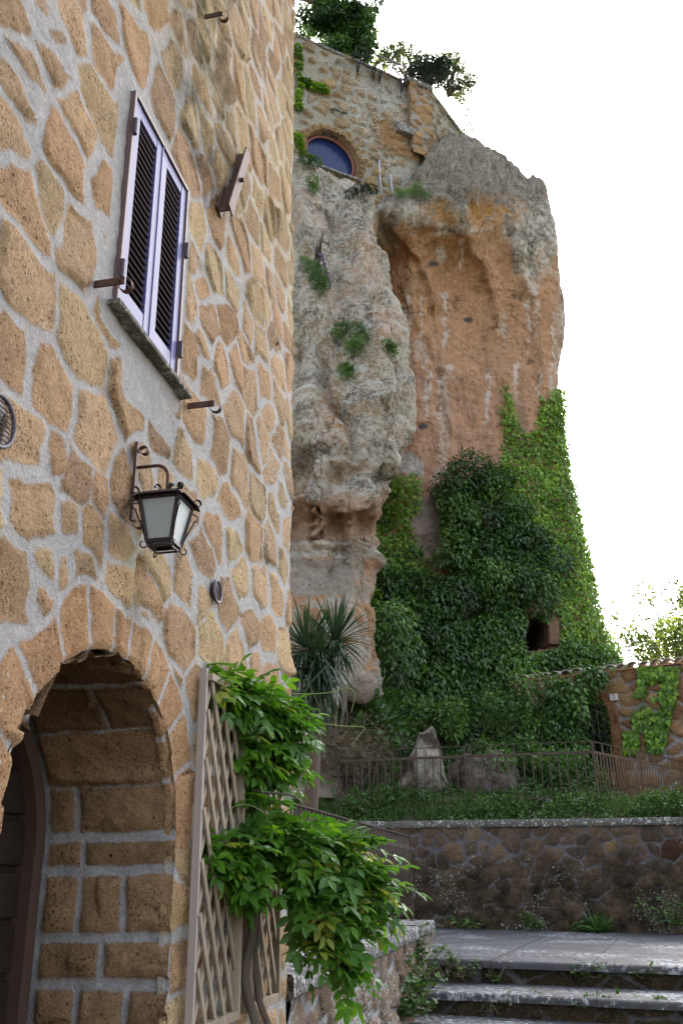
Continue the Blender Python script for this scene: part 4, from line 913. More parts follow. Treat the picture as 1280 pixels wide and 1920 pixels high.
col = blend(col, np.where(lobe & (py1 > 880) & (py1 < 1045), .5*sst(.0, .3, nB), 0), np.array([.30, .25, .19]))
# reddish patches where the lobe has spalled
for (cx, cy, rx, ry) in ((615, 760, 12, 60), (718, 610, 14, 42), (640, 800, 16, 40), (690, 470, 14, 34), (580, 950, 30, 30)):
    col = blend(col, np.where(lobe, 1.3*np.exp(-((px1-cx)/rx)**2-((py1-cy)/ry)**2)*sst(-.5, .1, nB), 0), orange*.85)
# rendered patch on the lobe foot, pale scar below
pl_ = lobe & (py1 > 1045+8*nB) & (py1 < 1118+10*nB) & (px1 < 668+10*nB); col = np.where(pl_[:, None], np.array([.35, .315, .265])*(1+.12*nB+.1*nC)[:, None], col)
lf_ = lobe & (py1 >= 1118+10*nB); col = np.where(lf_[:, None], (np.array([.44, .27, .15])*(1+.2*nB+.15*nC)[:, None]), col)
col = blend(col, np.where(lf_ | (lobe & (py1 > 1030) & (px1 > 660)), .9*sst(.0, .15, nB+nS*.6+.08), 0), np.array([.42, .38, .32]))
col = blend(col, np.where(lobe & (py1 > 1262+12*nB), .8, 0), np.array([.36, .33, .29]))
# white calcite streaks and knobs on the face
ST = [(990,508,650,4),(1003,560,625,2),(1000,530,560,9),(915,705,800,5),(1037,590,760,3),(968,685,740,3),(1010,700,735,3),(765,555,660,7),(790,560,640,5),(790,640,700,26),(800,700,770,8),(760,700,790,4),(835,555,640,5),(830,690,900,14),(945,590,630,12),(865,470,500,4),(825,465,475,9),(843,688,692,5),(822,700,780,4),(775,1085,1120,10),(815,960,1040,18),(790,960,1030,16)]
wm = np.zeros(len(P0))
for (x, y0, y1, wd) in ST:
    e = np.abs(px1-x+12*nB-5*nS)/(wd*(.55+1.1*nC+.5*nB))-1; f_ = sst(y0-10, y0, py1)*(1-sst(y1, y1+25, py1+15*nB)); wm = np.maximum(wm, f_*(1-sst(-.3, .5, e))*(.95 if wd < 12 else .5))
for (x, y) in ((745, 460), (825, 466), (843, 690), (915, 710), (968, 685), (1010, 703), (835, 556), (865, 455)): wm = np.maximum(wm, 1-sst(5, 8, np.hypot(px1-x, py1-y)+3*nC))
col = blend(col, np.where(face, wm*sst(-.5, .0, nC+nB*.8), 0), np.array([.62, .56, .50]))
sqp = face & inpoly(px1+4*nB, py1+4*nC, [(752, 850), (770, 845), (793, 862), (792, 895), (775, 893), (750, 885)]); col = np.where(sqp[:, None], np.array([.50, .47, .43])*(1+.1*nC)[:, None], col)
plp = face & inpoly(px1+5*nB, py1+6*nC, [(778, 940), (818, 925), (825, 1010), (800, 1040), (785, 1010), (765, 985)]); col = np.where(plp[:, None], np.array([.36, .30, .26])*(1+.15*nC)[:, None], col)
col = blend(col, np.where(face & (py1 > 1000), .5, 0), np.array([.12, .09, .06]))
for (x, y) in ((812, 495), (878, 600), (792, 800)): col = blend(col, np.where(face, 1-sst(5, 8, np.hypot((px1-x)*.7, (py1-y)*1.2)), 0), np.array([.10, .09, .09]))
col[cave] = (.05, .035, .025)  # shade of the cave hollow painted into the rock colour
t = NT('tufa_cliff'); cc = t.attr('col', False); n1 = t.noise(7, 7, .7); n2 = t.noise(30, 4, .65); vo = t.voro(7.5); vary = t.noise(1.3, 3)
c = t.mix(1, cc, t.mix(n1, (.70, .68, .66), (1.28, 1.28, 1.28)), 'MULTIPLY'); c = t.mix(t.rng(n2, .35, .6, .45, 0), c, t.mix(1, c, (.55, .5, .45), 'MULTIPLY'))
pt_ = t.math('MAXIMUM', t.math('MULTIPLY', t.rng(vo, .07, .17, 1, 0), t.rng(vary, .36, .55)), t.math('MULTIPLY', t.rng(t.voro(17), .08, .2, 1, 0), .7)); c = t.mix(t.math('MULTIPLY', pt_, .75), c, t.mix(1, c, (.25, .22, .2), 'MULTIPLY'))
sp_ = t.rng(t.voro(11), .03, .10, 1, 0); c = t.mix(t.math('MULTIPLY', sp_, t.rng(t.noise(2.5, 2), .5, .65, 0, .5)), c, (.45, .42, .36))
hh = t.math('SUBTRACT', t.math('ADD', n1, t.math('MULTIPLY', n2, .35)), t.math('MULTIPLY', pt_, .5))
gm = t.attr('gm'); na = t.noise(9, 7, .8); nb_ = t.noise(22, 5, .8); ne = t.noise(3.2, 5, .7)
lw = t.math('MULTIPLY', gm, t.rng(t.math('ADD', na, t.math('MULTIPLY', nb_, .5)), .73, .80)); c = t.mix(t.math('MULTIPLY', lw, .8), c, (.50, .485, .43))
dk = t.math('MULTIPLY', gm, t.rng(t.math('ADD', t.noise(14, 6, .8), t.math('MULTIPLY', ne, .6)), .62, .70, 1, 0)); c = t.mix(t.math('MULTIPLY', dk, .75), c, (.085, .08, .062))
ru = t.math('MULTIPLY', gm, t.math('MULTIPLY', t.rng(t.noise(6, 5, .75), .56, .62), t.rng(t.noise(.7, 2), .5, .6))); c = t.mix(t.math('MULTIPLY', ru, .6), c, (.30, .16, .04))
c = t.mix(t.math('MULTIPLY', t.math('SUBTRACT', 1, gm), t.rng(na, .42, .52, .55, 0)), c, t.mix(1, c, (.62, .55, .50), 'MULTIPLY')); c = t.mix(t.math('MULTIPLY', t.math('SUBTRACT', 1, gm), t.rng(nb_, .56, .66, 0, .5)), c, t.mix(1, c, (1.35, 1.35, 1.35), 'MULTIPLY'))
ck = t.voro(.55, 'DISTANCE_TO_EDGE', t.t.nodes.new('ShaderNodeVectorMath').outputs[0]) if False else None
wv = t.t.nodes.new('ShaderNodeVectorMath'); wv.operation = 'MULTIPLY_ADD'; nn_ = t.t.nodes.new('ShaderNodeTexNoise'); nn_.inputs['Scale'].default_value = 1.6; nn_.inputs['Detail'].default_value = 6; t.link(t.co, nn_.inputs['Vector'])
t.link(nn_.outputs['Color'], wv.inputs[0]); wv.inputs[1].default_value = (1.1, 1.1, 1.1); mp_ = t.t.nodes.new('ShaderNodeMapping'); mp_.inputs['Scale'].default_value = (1, 1, .45); t.link(t.co, mp_.inputs[0]); t.link(mp_.outputs[0], wv.inputs[2])
ck = t.math('MULTIPLY', t.rng(t.voro(.62, 'DISTANCE_TO_EDGE', wv.outputs[0]), .0, .016, 1, 0), t.rng(t.noise(.9, 2), .50, .60)); c = t.mix(t.math('MULTIPLY', ck, .55), c, t.mix(1, c, (.3, .24, .2), 'MULTIPLY'))
hh = t.math('SUBTRACT', t.math('ADD', hh, t.math('MULTIPLY', na, .7)), t.math('MULTIPLY', ck, .8))
M['cliff'] = t.done(t.princ(c, .95, t.bump(hh, .12, .9), spec=.12))
I = np.arange(ncx*nrx).reshape(ncx, nrx); FC = np.stack([I[:-1, :-1].ravel(), I[:-1, 1:].ravel(), I[1:, 1:].ravel(), I[1:, :-1].ravel()], 1)
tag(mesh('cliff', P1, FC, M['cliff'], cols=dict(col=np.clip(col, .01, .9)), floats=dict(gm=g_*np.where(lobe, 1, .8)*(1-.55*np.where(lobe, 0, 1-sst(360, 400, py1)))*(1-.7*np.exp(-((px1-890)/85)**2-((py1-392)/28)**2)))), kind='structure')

_rk = np.where((colidx < sum(nc[:11])) & (N1[:, 1] < .3))[0]
def onrock(u, v):
    for rad in (6, 12, 25):
        k = _rk[(np.abs(px1[_rk]-u) < rad) & (np.abs(py1[_rk]-v) < rad)]
        if len(k): break
    j = k[np.argmin(P1[k] @ FW)]; return P1[j]+np.array([0, -.05, 0.])
# ---- masonry on the ledge (garden wall with the round headed window)
phi = R(62); U1 = np.array([math.sin(phi), math.cos(phi), 0]); NU = np.array([U1[1], -U1[0], 0]); OM = ony(600, 300, 22.3); OM = np.array([OM[0], OM[1], 0])
hw_ = empty('cliff_house', OM+U1*1.5+Z*20, 'weathered stone house front built into the cliff top with one round headed window', 'house')
def mpos(u, v): P = OM+np.outer(u, U1)+np.outer(v, Z); return P, np.broadcast_to(NU, P.shape).copy()
UPC = [(.36, .25, .145), (.33, .22, .13), (.39, .28, .165), (.31, .22, .14), (.35, .26, .16), (.42, .31, .18)]
WC, WZ, WR = .45, 21.20, .93
def mhole(u, v): return np.maximum(np.hypot((u-WC), v-WZ)-WR-.02, -(v-20.52))*1.0
def mhole(u, v):
    c = np.hypot(u-WC, v-WZ)-WR; return np.where(v < 20.5, np.maximum(c, 20.5-v), c)
def mextra(u, v, at, tint):
    n = fbm(np.stack([u*.9, v*.9, u*0], 1), 4, 17); wthr = sst(-.05, .25, n+.35*(1-sst(22.5, 23.4, v))+.5*sst(24.6, 25.2, v)+.3*(1-sst(-.5, .3, u))-.04)
    at['sdf'][:] = np.where(wthr > .5, at['sdf']-.06*wthr, at['sdf']); 
    bg_ = np.array([.27, .235, .175]); tint[:] = tint*(1-wthr[:, None]*.55)+bg_*wthr[:, None]*.55
    r = np.hypot(u-WC, v-WZ)-WR; rg = (r < .24) & (v > 20.6); th = np.degrees(np.arctan2(v-WZ, u-WC)) % 15
    at['sdf'][:] = np.where(rg, np.minimum(np.minimum(np.minimum(th, 15-th)*.0157*1.0-.02, .24-r-.02), .05), at['sdf']); tint[rg] = tint[rg]*.3+np.array([.33, .21, .10])*.7
    at['dirt'][:] = np.clip(.6*sst(.05, .4, n+.3*sst(24.8, 25.6, v)), 0, .8); at['lich'][:] = np.clip(.35+.5*fbm(np.stack([u*.7+5, v*.7, u*0], 1), 3, 27), 0, .8); at['moss'][:] = .25
    o = (u > 2.0) & (u < 3.7) & (v > 22.2) & (v < 23.4) & (n > -.2); tint[o] = np.array([.34, .20, .105]); at['sdf'][o] = .05
panel('wall', M['upper'], axis([(-4.5, 3.92, .04)]), axis([(19.6, 25.62, .04)]), mpos, seeds_fill(-4.5, 4, 19.5, 25.7, .40, [], 1.3, np.random.RandomState(77), 4000), .05, UPC, hw_, .05, mhole, 1.15, .07, mextra, seed=41, rough=.03)
# window reveal, frame, glass
def ring_pts(r, n=48, zc=20.5):
    t0 = math.asin((zc-WZ)/r); return [(WC+r*math.cos(t), WZ+r*math.sin(t)) for t in np.linspace(t0, math.pi-t0, n)]
rp = ring_pts(WR+.03); n_ = len(rp)
V = [OM+U1*u+Z*v+NU*.03 for u, v in rp]+[OM+U1*u+Z*v-NU*.45 for u, v in rp]; F = [(i, (i+1) % n_, n_+(i+1) % n_, n_+i) for i in range(n_)]
mesh('reveal', V, F, plain('reveal_stone', (.30, .2, .11), .95, .3, 6, .02), hw_, True)
wn = mesh('window', [OM+U1*u+Z*v-NU*.30 for u, v in rp], [tuple(range(n_))], None or plain('dark_blue_glass', (.006, .016, .075), .22, .2, 2, 0, spec=.45), hw_, False)
tag(wn, 'round headed window with dark blue glass')
mb = MB(); fp = ring_pts(WR-.06); fp = fp+[fp[0]]; mb.tube([OM+U1*u+Z*v-NU*.24 for u, v in fp], .055, 8); mb.build('frame', plain('red_brown_frame', (.17, .075, .055), .5), wn, smooth=True)
mb = MB(); mb.bar(OM+U1*(WC-.95)+Z*20.46+NU*.03, OM+U1*(WC+.95)+Z*20.46+NU*.03, .25, .08); mb.build('sill', M['cap2'], hw_, bevel=.02)
mb = MB()
def ub(u0, u1, n0, n1, z0, z1): mb.box(OM+U1*(u0+u1)/2+NU*(n0+n1)/2+Z*(z0+z1)/2, (U1, NU, Z), ((u1-u0)/2, (n1-n0)/2, (z1-z0)/2))
ub(-4.5, -.55, -3, -.08, 19.6, 25.55); ub(1.45, 3.85, -3, -.08, 19.6, 25.55); ub(-.55, 1.45, -3, -.5, 19.6, 25.55); ub(-.55, 1.45, -.5, -.08, 22.12, 25.55)
mb.build('inner_wall', M['cap'], hw_)
K2 = OM+U1*3.9                                           # corner
mb = MB(); ub(3.36, 4.1, -.2, .2, 22.6, 25.35); 
def pilpos(u, v): P = OM+NU*.24+np.outer(u, U1)+np.outer(v, Z); return P, np.broadcast_to(NU, P.shape).copy()
mb.build('pier_core', plain('brown_core', (.22, .16, .10), .95, .4, 5, .03), hw_)
panel('pier', M['upper'], axis([(3.3, 4.12, .04)]), axis([(22.3, 25.4, .04)]), pilpos, seeds_fill(3.2, 4.2, 22.2, 25.5, .35, [], 1.6, np.random.RandomState(7), 600), .04, UPC, hw_, .04, None, 1.5, .05, None, seed=43, rough=.02)
mb = MB(); ub(3.2, 4.24, -.4, .34, 25.4, 25.6); mb.build('pier_cap', M['cap'], hw_, bevel=.03)
mb = MB(); ub(2.75, 3.9, .0, .30, 23.05, 23.42); mb.build('ledge_block', M['cap2'], hw_, bevel=.03)
ph2 = R(34); U2 = np.array([math.sin(ph2), math.cos(ph2), 0]); NU2 = np.array([U2[1], -U2[0], 0])
def m2pos(u, v): P = K2+U1*.2+NU*.24+np.outer(u, U2)+np.outer(v, Z); return P, np.broadcast_to(NU2, P.shape).copy()
panel('side_wall', M['upper'], axis([(0, 8, .05)]), axis([(20.0, 25.4, .05)]), m2pos, seeds_fill(0, 8, 20, 25.4, .4, [], 1.3, np.random.RandomState(78), 2500), .06, [(.30, .25, .17), (.27, .22, .15), (.33, .26, .17)], hw_, .05, None, 1.2, .08, mextra, seed=47, rough=.03)
slabline('coping', hw_, M['cap2'], 0, 8, 1.5, lambda s, o, z: K2+U1*.2+NU*.24+U2*s+NU2*o+Z*z, -.35, .08, 25.4, 25.55, np.random.RandomState(15))
slabline('coping', hw_, M['cap'], -4.5, 3.2, 1.5, lambda s, o, z: OM+U1*s+NU*o+Z*z, -.5, .06, 25.6, 25.72, np.random.RandomState(16))
mb = MB(); mb.box(OM+U1*.6+NU*.18+Z*22.95, (nz((U1+Z*.1)[None])[0], NU, Z), (.30, .03, .03)); mb.build('spout', M['cap'], hw_)
mb = MB()
for dx in (0, .42): mb.tube([OM+U1*(2.15+dx)+NU*.08+Z*20.2, OM+U1*(2.1+dx)+NU*.08+Z*21.0, OM+U1*(2.1+dx)+NU*.08+Z*(21.6-dx)], .03, 8)
mb.build('drain_pipe', plain('grey_pipe', (.38, .40, .46), .5), hw_, smooth=True)
tq = K2+U1*.2+NU*.2+U2*7.8
tag(mesh('terrace', [OM-U1*4.5+Z*25.35-NU*.1, K2+Z*25.35-NU*.1, tq+Z*25.3, tq+Z*25.3+np.array([-12, 8, 0]), OM-U1*4.5+Z*25.35+np.array([-2, 16, 0])], [(0, 1, 2, 3, 4)], M['ground'], None, False), kind='structure')
# planter racks on the coping
for k, (u0, u1) in enumerate(((1.15, 2.0), (2.0, 3.12))):
    pr = empty('planter_rack', OM+U1*u0+NU*.1+Z*25.6, ['small black iron planter rack at the left of two on the cliff wall', 'longer iron planter rack with rows of loops on the cliff wall coping'][k], 'planter rack', 'planter racks on the cliff wall')
    b0 = OM+NU*.12+Z*(25.5-.14*k*0); mb = MB()
    for nn, zz in ((0, .0), (.32, .0), (.32, .28), (0, .28)): mb.bar(b0+U1*u0+NU*nn+Z*zz, b0+U1*u1+NU*nn+Z*zz, .025, .025)
    for u in (u0, (u0+u1)/2, u1): mb.bar(b0+U1*u, b0+U1*u+NU*.32, .025, .025); mb.bar(b0+U1*u+NU*.32, b0+U1*u+NU*.32+Z*.28, .025, .025, U1)
    mb.build('rack', M['blackiron'] if k == 0 else M['rustrail'], pr)
    for u in (u0+.2, u1-.05): mb = MB(); mb.bar(b0+U1*u-Z*.5+NU*.0, b0+U1*u+NU*.34-Z*.02, .04, .04); mb.bar(b0+U1*u-Z*.55, b0+U1*u, .04, .04, U1); mb.build('bracket', M['blackiron'], pr)
    if k:
        mb = MB()
        for q in np.arange(u0, u1, .13): mb.tube([b0+U1*q+NU*.32+Z*.2, b0+U1*q+NU*.32+Z*.36, b0+U1*(q+.07)+NU*.32+Z*.36, b0+U1*(q+.07)+NU*.32+Z*.2], .012, 5)
        mb.build('loop', plain('grey_metal', (.25, .25, .25), .5), pr)

# ==================================================================== FOLIAGE ON THE CLIFF
def canopy(name, lab, cat, centers, mat, T=T_LOW, ln=.11, wd=.05, per=220, droop=.6, group=None, branches=None, rng=(.2, .8), flat=1.0, kind=None, out=None, bmat=None, base=None, jit=.35, cut=None):
    """clumps [(x,y,z,r)]; leaves on the outer part of each clump"""
    cs_ = np.array(centers); n = (per*(cs_[:, 3]/.5)**2).astype(int).clip(6); id_ = np.repeat(np.arange(len(cs_)), n); N_ = len(id_)
    d = nz(rv(N_)); d[:, 2] *= flat
    if out is not None: f = (d @ out) < -.1; d[f] -= 2*(d[f] @ out)[:, None]*out*.9
    rr = RS.uniform(.25, 1.0, N_)**.45; P = cs_[id_, :3]+d*(cs_[id_, 3]*rr)[:, None]
    Y = d*.7+rv(N_, jit)-Z*droop; Zn = d+rv(N_, .4)+Z*.3
    if cut is not None:
        uu_, vv_ = proj(P); kk = ~cut(uu_, vv_); P, Y, Zn, d, id_ = P[kk], Y[kk], Zn[kk], d[kk], id_[kk]; N_ = len(P)
    cr_ = RS.normal(0, .2, len(cs_)); rnd = np.clip(rng[0]+(rng[1]-rng[0])*RS.beta(2, 2.5, N_)+cr_[id_]+.12*d[:, 2], 0, 1)  # leaf tone rises toward each clump top: light painted in over the random spread
    L = ln*RS.uniform(.7, 1.25, N_)
    if branches is None and base is None:
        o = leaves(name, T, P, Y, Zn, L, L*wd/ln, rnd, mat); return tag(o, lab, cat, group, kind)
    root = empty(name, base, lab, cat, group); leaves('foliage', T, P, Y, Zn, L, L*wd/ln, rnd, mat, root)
    if branches:
        b = MB()
        for pts, r0, r1 in branches: pts = smooth_path(pts, 10); b.tube(pts, np.linspace(r0, r1, 10), 6)
        b.build('trunk', bmat or M['bark'], root, smooth=True)
    return root
used_face = face & (np.abs(N1[:, 1]) > -1)
def pick(poly, n, mask=None):
    m = inpoly(px1, py1, poly) & (used_face if mask is None else mask) & ~cave
    i = np.where(m)[0]; 
    # area weights
    du = np.linalg.norm(np.gradient(G1, axis=0), axis=2).ravel(); dv = np.linalg.norm(np.gradient(G1, axis=1), axis=2).ravel(); w_ = (du*dv)[i]
    j = i[RS.choice(len(i), n, p=w_/w_.sum())]; return j
def ivy(name, lab, poly, n, mat, thick=.12, ln=.09, rng=(.2, .8), T=T_IVY, mask=None, droop=.8, cut=None, wdr=.95):
    j = pick(poly, n, mask); P = P1[j]+rv(n, .05); nn = N1[j]
    h = thick*(1+1.6*fbm(P*1.2, 3, 90)); P = P+nn*(np.clip(h, .02, 9)*RS.uniform(.1, 1, n))[:, None]
    if cut is not None: k = cut(P, *proj(P)); P = P[k]; nn = nn[k]
    m = len(P); Y = rv(m, .35)-Z*droop+nn*.35; Zn = nn+rv(m, .35)+Z*.25
    v = fbm(P*1.7, 3, 95); rnd = np.clip(rng[0]+(rng[1]-rng[0])*RS.rand(m)+.45*v, 0, 1); L = ln*RS.uniform(.65, 1.3, m)
    return tag(leaves(name, T, P, Y, Zn, L, L*wdr, rnd, mat), lab, 'ivy')
RI = [(944,725),(952,735),(960,765),(975,800),(985,812),(1003,802),(1008,775),(1014,742),(1022,765),(1030,740),(1045,728),(1060,745),(1075,860),(1105,1000),(1125,1112),(1140,1180),(1165,1260),(1150,1300),(1100,1290),(1050,1240),(1045,1160),(1022,1150),(1015,1060),(1000,1015),(975,1000),(945,965),(900,925),(903,880),(935,880),(938,850),(946,820),(936,790)]
backm = (colidx > lobe_e+10)
notch = lambda P, u, v: (fbm(P*2.2, 3, 99) > -.62) & ~((u > 1018) & (u < 1041) & (v > 1166) & (v < 1222))
ivy('ivy', 'bright small leaved ivy covering the right edge of the cliff', RI, 42000, M['ivyb'], .16, .10, (.2, .95), mask=backm, cut=notch)
LI = [(702,930),(725,890),(742,882),(752,905),(765,893),(782,900),(784,950),(768,975),(770,1000),(790,1040),(800,1075),(780,1150),(740,1200),(700,1190),(676,1140),(672,1100),(700,1095),(706,1060),(690,1000)]
ivy('ivy', 'bright ivy strip climbing beside the grey rock lobe', LI, 13000, M['ivyb'], .30, .10, (.15, .8), mask=backm)
# dark drooping climber: overlapping hanging clumps rooted on the rock
def clumps(poly, n, r0, r1, out=.45, mask=None, seed=0):
    j = pick(poly, n, mask); r = RS.uniform(r0, r1, n); P = P1[j]+N1[j]*(r*out)[:, None]+rv(n, .05); return np.column_stack([P, r])
DM = [(822,925),(850,905),(905,915),(915,890),(930,930),(970,985),(1000,1020),(1045,1110),(1040,1150),(1000,1130),(985,1150),(982,1200),(960,1260),(880,1330),(790,1330),(720,1330),(690,1290),(682,1200),(690,1150),(740,1080),(800,1060),(840,1030),(835,990),(825,960)]
cavecut = lambda u, v: inpoly(u, v, [(990, 1150), (1018, 1165), (1048, 1168), (1050, 1215), (1018, 1222), (986, 1224), (980, 1195)])
cl_ = clumps(DM, 175, .30, .72, .75)
u_, v_ = proj(cl_[:, :3]); cl_ = cl_[~((u_ > 968) & (u_ < 1060) & (v_ > 1125) & (v_ < 1240))]
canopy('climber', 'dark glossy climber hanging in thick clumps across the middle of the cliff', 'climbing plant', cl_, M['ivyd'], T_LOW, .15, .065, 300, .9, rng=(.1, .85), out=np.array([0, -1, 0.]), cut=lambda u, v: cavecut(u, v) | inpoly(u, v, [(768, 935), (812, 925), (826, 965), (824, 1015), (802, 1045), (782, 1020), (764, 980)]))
DM2 = [(985,1222),(1030,1215),(1060,1240),(1100,1235),(1130,1265),(1150,1300),(1130,1330),(1100,1400),(1000,1420),(930,1400),(900,1330),(930,1260)]
cl2 = clumps(DM2, 90, .35, .6, .9)
ex_ = np.array([tuple(ony(u+RS.normal(0, 6), v+RS.normal(0, 6), 21.2))+(RS.uniform(.3, .45),) for u in (1000, 1025, 1050, 1072) for v in (1290, 1315, 1340, 1365, 1390, 1415)]+[tuple(ony(u, v, 21.6))+(.3,) for u, v in ((1105, 1268), (1120, 1262), (1098, 1282), (1112, 1280), (1090, 1260))]); cl2 = np.vstack([cl2, ex_])
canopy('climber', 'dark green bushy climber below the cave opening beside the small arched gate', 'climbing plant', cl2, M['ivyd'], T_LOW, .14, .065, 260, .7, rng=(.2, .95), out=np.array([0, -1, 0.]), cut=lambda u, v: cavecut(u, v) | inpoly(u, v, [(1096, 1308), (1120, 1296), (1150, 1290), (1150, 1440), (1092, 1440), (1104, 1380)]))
# stone jamb of the cave opening
jb = ony(1033, 1190, 24.75); mb = MB(); mb.box(jb, (np.array([1., .15, 0]), np.array([-.15, 1, 0.]), nz(np.array([[.06, 0, 1.]]))[0]), (.15, .22, .33))
tag(mb.build('cave_jamb', plain('orange_tufa_block', (.15, .09, .055), .95, .5, 7, .04), None, bevel=.04), 'orange tufa block beside the dark cave opening among the ivy', 'stone block')

# undergrowth at the cliff foot and on the bank
def bank_pts(n, x0, x1, y0, y1):
    x = RS.uniform(x0, x1, n); y = RS.uniform(y0, y1, n); return x, y
n = 60000; x, y = bank_pts(n, -2.5, 7.5, 16, 25.5); off = -((x-W0[0])*NW[0]+(y-W0[1])*NW[1])
d1 = fbm(np.stack([x*.8, y*.8, x*0], 1), 3, 130); hgt = .12+.5*sst(.8, 3.5, off)*(.6+d1)+.30*sst(3.5, 6, off)
keep = (off > .05) & (d1 > -.28) & ~((x > 5.2) & (off > 2)); x, y, hgt, off = x[keep], y[keep], hgt[keep], off[keep]; n = len(x)
zz = bank_z(x, y)+np.clip(hgt, .05, 2)*RS.uniform(.05, 1, n)**.6; P = np.stack([x, y, zz], 1)
rnd = np.clip(RS.beta(2, 3, n)*.8+.4*fbm(P*.9, 3, 131)+.1, 0, 1)
tag(leaves('undergrowth', T_LOW, P, rv(n, .6)+np.array([0, -.3, -.15]), rv(n, .5)+np.array([0, -.3, 1.]), RS.uniform(.05, .13, n), RS.uniform(.035, .08, n), rnd, M['under']), 'low brambles and nettles covering the bank at the cliff foot', 'undergrowth', kind='stuff')
# bramble bushes
def bush(lab, px, py, D, w_, h_, k, mat='under', **kw):
    c0 = ony(px, py, D); cs_ = []
    for _ in range(k): cs_.append((c0[0]+RS.normal(0, w_*.4), c0[1]+RS.normal(0, w_*.25), c0[2]+RS.uniform(-.4, .5)*h_, RS.uniform(.16, .34)*max(h_, .5)))
    b0 = np.array([c0[0], c0[1], bank_z(c0[0], c0[1])]); br = []
    for q in cs_[:7]: br.append(([b0-Z*.2, b0*.5+np.array(q[:3])*.5+rv(1, .08)[0], np.array(q[:3])], .018, .006))
    kw = {**dict(group='bushes on the bank at the cliff foot', ln=.11, wd=.06, per=420, droop=.3, rng=(.2, .85)), **kw}
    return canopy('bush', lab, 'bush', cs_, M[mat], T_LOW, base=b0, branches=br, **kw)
bush('broad leaved fig bush under the overhanging foot of the grey rock', 690, 1345, 18.9, 1.0, .9, 12, ln=.2, wd=.14, per=200, rng=(.1, .6))
bush('pale green bramble thicket at the foot of the cliff, left of centre', 780, 1345, 20.8, 1.6, 1.0, 22, rng=(.35, .95))
bush('bramble thicket at the cliff foot below the hanging climber', 880, 1345, 21.6, 1.7, 1.0, 22, rng=(.3, .9))
bush('leafy bush behind the railing right of the rock outcrop', 930, 1420, 19.8, 1.4, .8, 18)
bush('leafy bush behind the railing beside the corner post', 1050, 1430, 19.6, 1.2, .8, 16, rng=(.3, .95))
bush('dark greenery seen through the small arched gateway', 1118, 1385, 23.6, .9, 1.6, 26, rng=(.05, .5), per=600)
bush('low bush behind the dark iron gate panel', 640, 1450, 20.0, .9, .7, 12, rng=(.1, .6))
bush('dark bush beside the parapet railing behind the wisteria', 700, 1490, 17.9, .9, .4, 10, rng=(.1, .5))
bush('bush growing from the bank at the left end of the railing', 745, 1440, 19.6, .7, .7, 10)
# rock outcrop
def boulder(name, lab, pts, D, seed, depth=.5, white=1.0):
    c = np.mean(pts, axis=0); n = 60; poly = np.array([ony(u, v, D) for u, v in smooth_path([(p[0], p[1], 0) for p in pts+[pts[0]]], n)[:, :2]]); cc_ = poly.mean(0)
    V = []; rings_ = 14
    for k in range(rings_+1):
        f = k/rings_; s = math.sin(f*math.pi/2)
        for p in poly: V.append(cc_+(p-cc_)*s+np.array([0, -depth*math.cos(f*math.pi/2), 0]))
    V = np.array(V); V += (.30*fbm(V*1.6, 4, seed)+.13*ridged(V*3, 4, seed))[:, None]*nz(V-cc_-np.array([0, .6, 0]))
    F = [(k*n+i, k*n+(i+1) % n, (k+1)*n+(i+1) % n, (k+1)*n+i) for k in range(rings_) for i in range(n)]
    nb = fbm(V*3.0, 4, seed+3); col = blend(np.tile([.17, .14, .105], (len(V), 1)), sst(0.02, .12, nb+.4*fbm(V*9, 3, 8)), np.array([.38, .36, .31])*white); col = blend(col, sst(.05, .2, -nb), np.array([.07, .055, .04]))
    return tag(mesh(name, V, np.array(F), M['cliff'], cols=dict(col=col)), lab, 'rock')
boulder('rock_outcrop', 'upright pale rock outcrop with white lichen behind the railing', [(798, 1372), (812, 1368), (822, 1400), (828, 1440), (838, 1480), (842, 1515), (735, 1515), (748, 1460), (765, 1430), (785, 1385)], 19.0, 5)
boulder('rock_outcrop', 'broad dark boulder mottled white to the right of the upright outcrop', [(860, 1415), (900, 1412), (950, 1425), (980, 1470), (985, 1515), (845, 1515), (850, 1450)], 19.6, 6, white=.45)
# dry brush mound
n = 2600; c0 = ony(640, 1400, 18.7); P = c0+rv(n)*np.array([.42, .3, .22]); dr = nz(rv(n)+np.array([.6, 0, -.2]))
tag(leaves('dry_brush', T_BLADE, P, dr, rv(n), RS.uniform(.2, .5, n), .007, RS.rand(n), M['dry']), 'heap of grey dry brushwood below the yucca', 'brushwood', kind='stuff')
# grass behind the coping
n = 9000; s = RS.uniform(-3.5, 7.5, n); o_ = RS.uniform(.34, .9, n); dn_ = fbm(np.stack([s*1.5, o_*2, s*0], 1), 3, 140); k = dn_ > -.25; s, o_ = s[k], o_[k]; n = len(s)
P = W0+np.outer(s, DW)-np.outer(o_, NW); P[:, 2] = bank_z(P[:, 0], P[:, 1])-.02
tag(leaves('grass', T_BLADE, P, rv(n, .35)+Z*1.0, rv(n), RS.uniform(.12, .34, n)*(1+.5*dn_[k]), .012, RS.rand(n)*.8, M['grass']), 'strip of grass along the top of the retaining wall', 'grass', kind='stuff')
n = 14000; s = RS.uniform(-2.5, 7.5, n); o_ = RS.uniform(.30, .8, n); dn_ = fbm(np.stack([s*2.1, o_*2, s*0], 1), 3, 141); k = dn_ > -.1; s, o_ = s[k], o_[k]; n = len(s)
P = W0+np.outer(s, DW)-np.outer(o_, NW); P[:, 2] = bank_z(P[:, 0], P[:, 1])+RS.uniform(0, .22, n)*(1+dn_[k])
tag(leaves('ground_cover', T_LOW, P, rv(n, .6)-np.array([0, .3, 0]), rv(n, .4)+Z, RS.uniform(.03, .07, n), RS.uniform(.025, .05, n), np.clip(RS.rand(n)*.7+.2, 0, 1), M['under']), 'leafy weeds along the top of the retaining wall', 'weeds', kind='stuff')

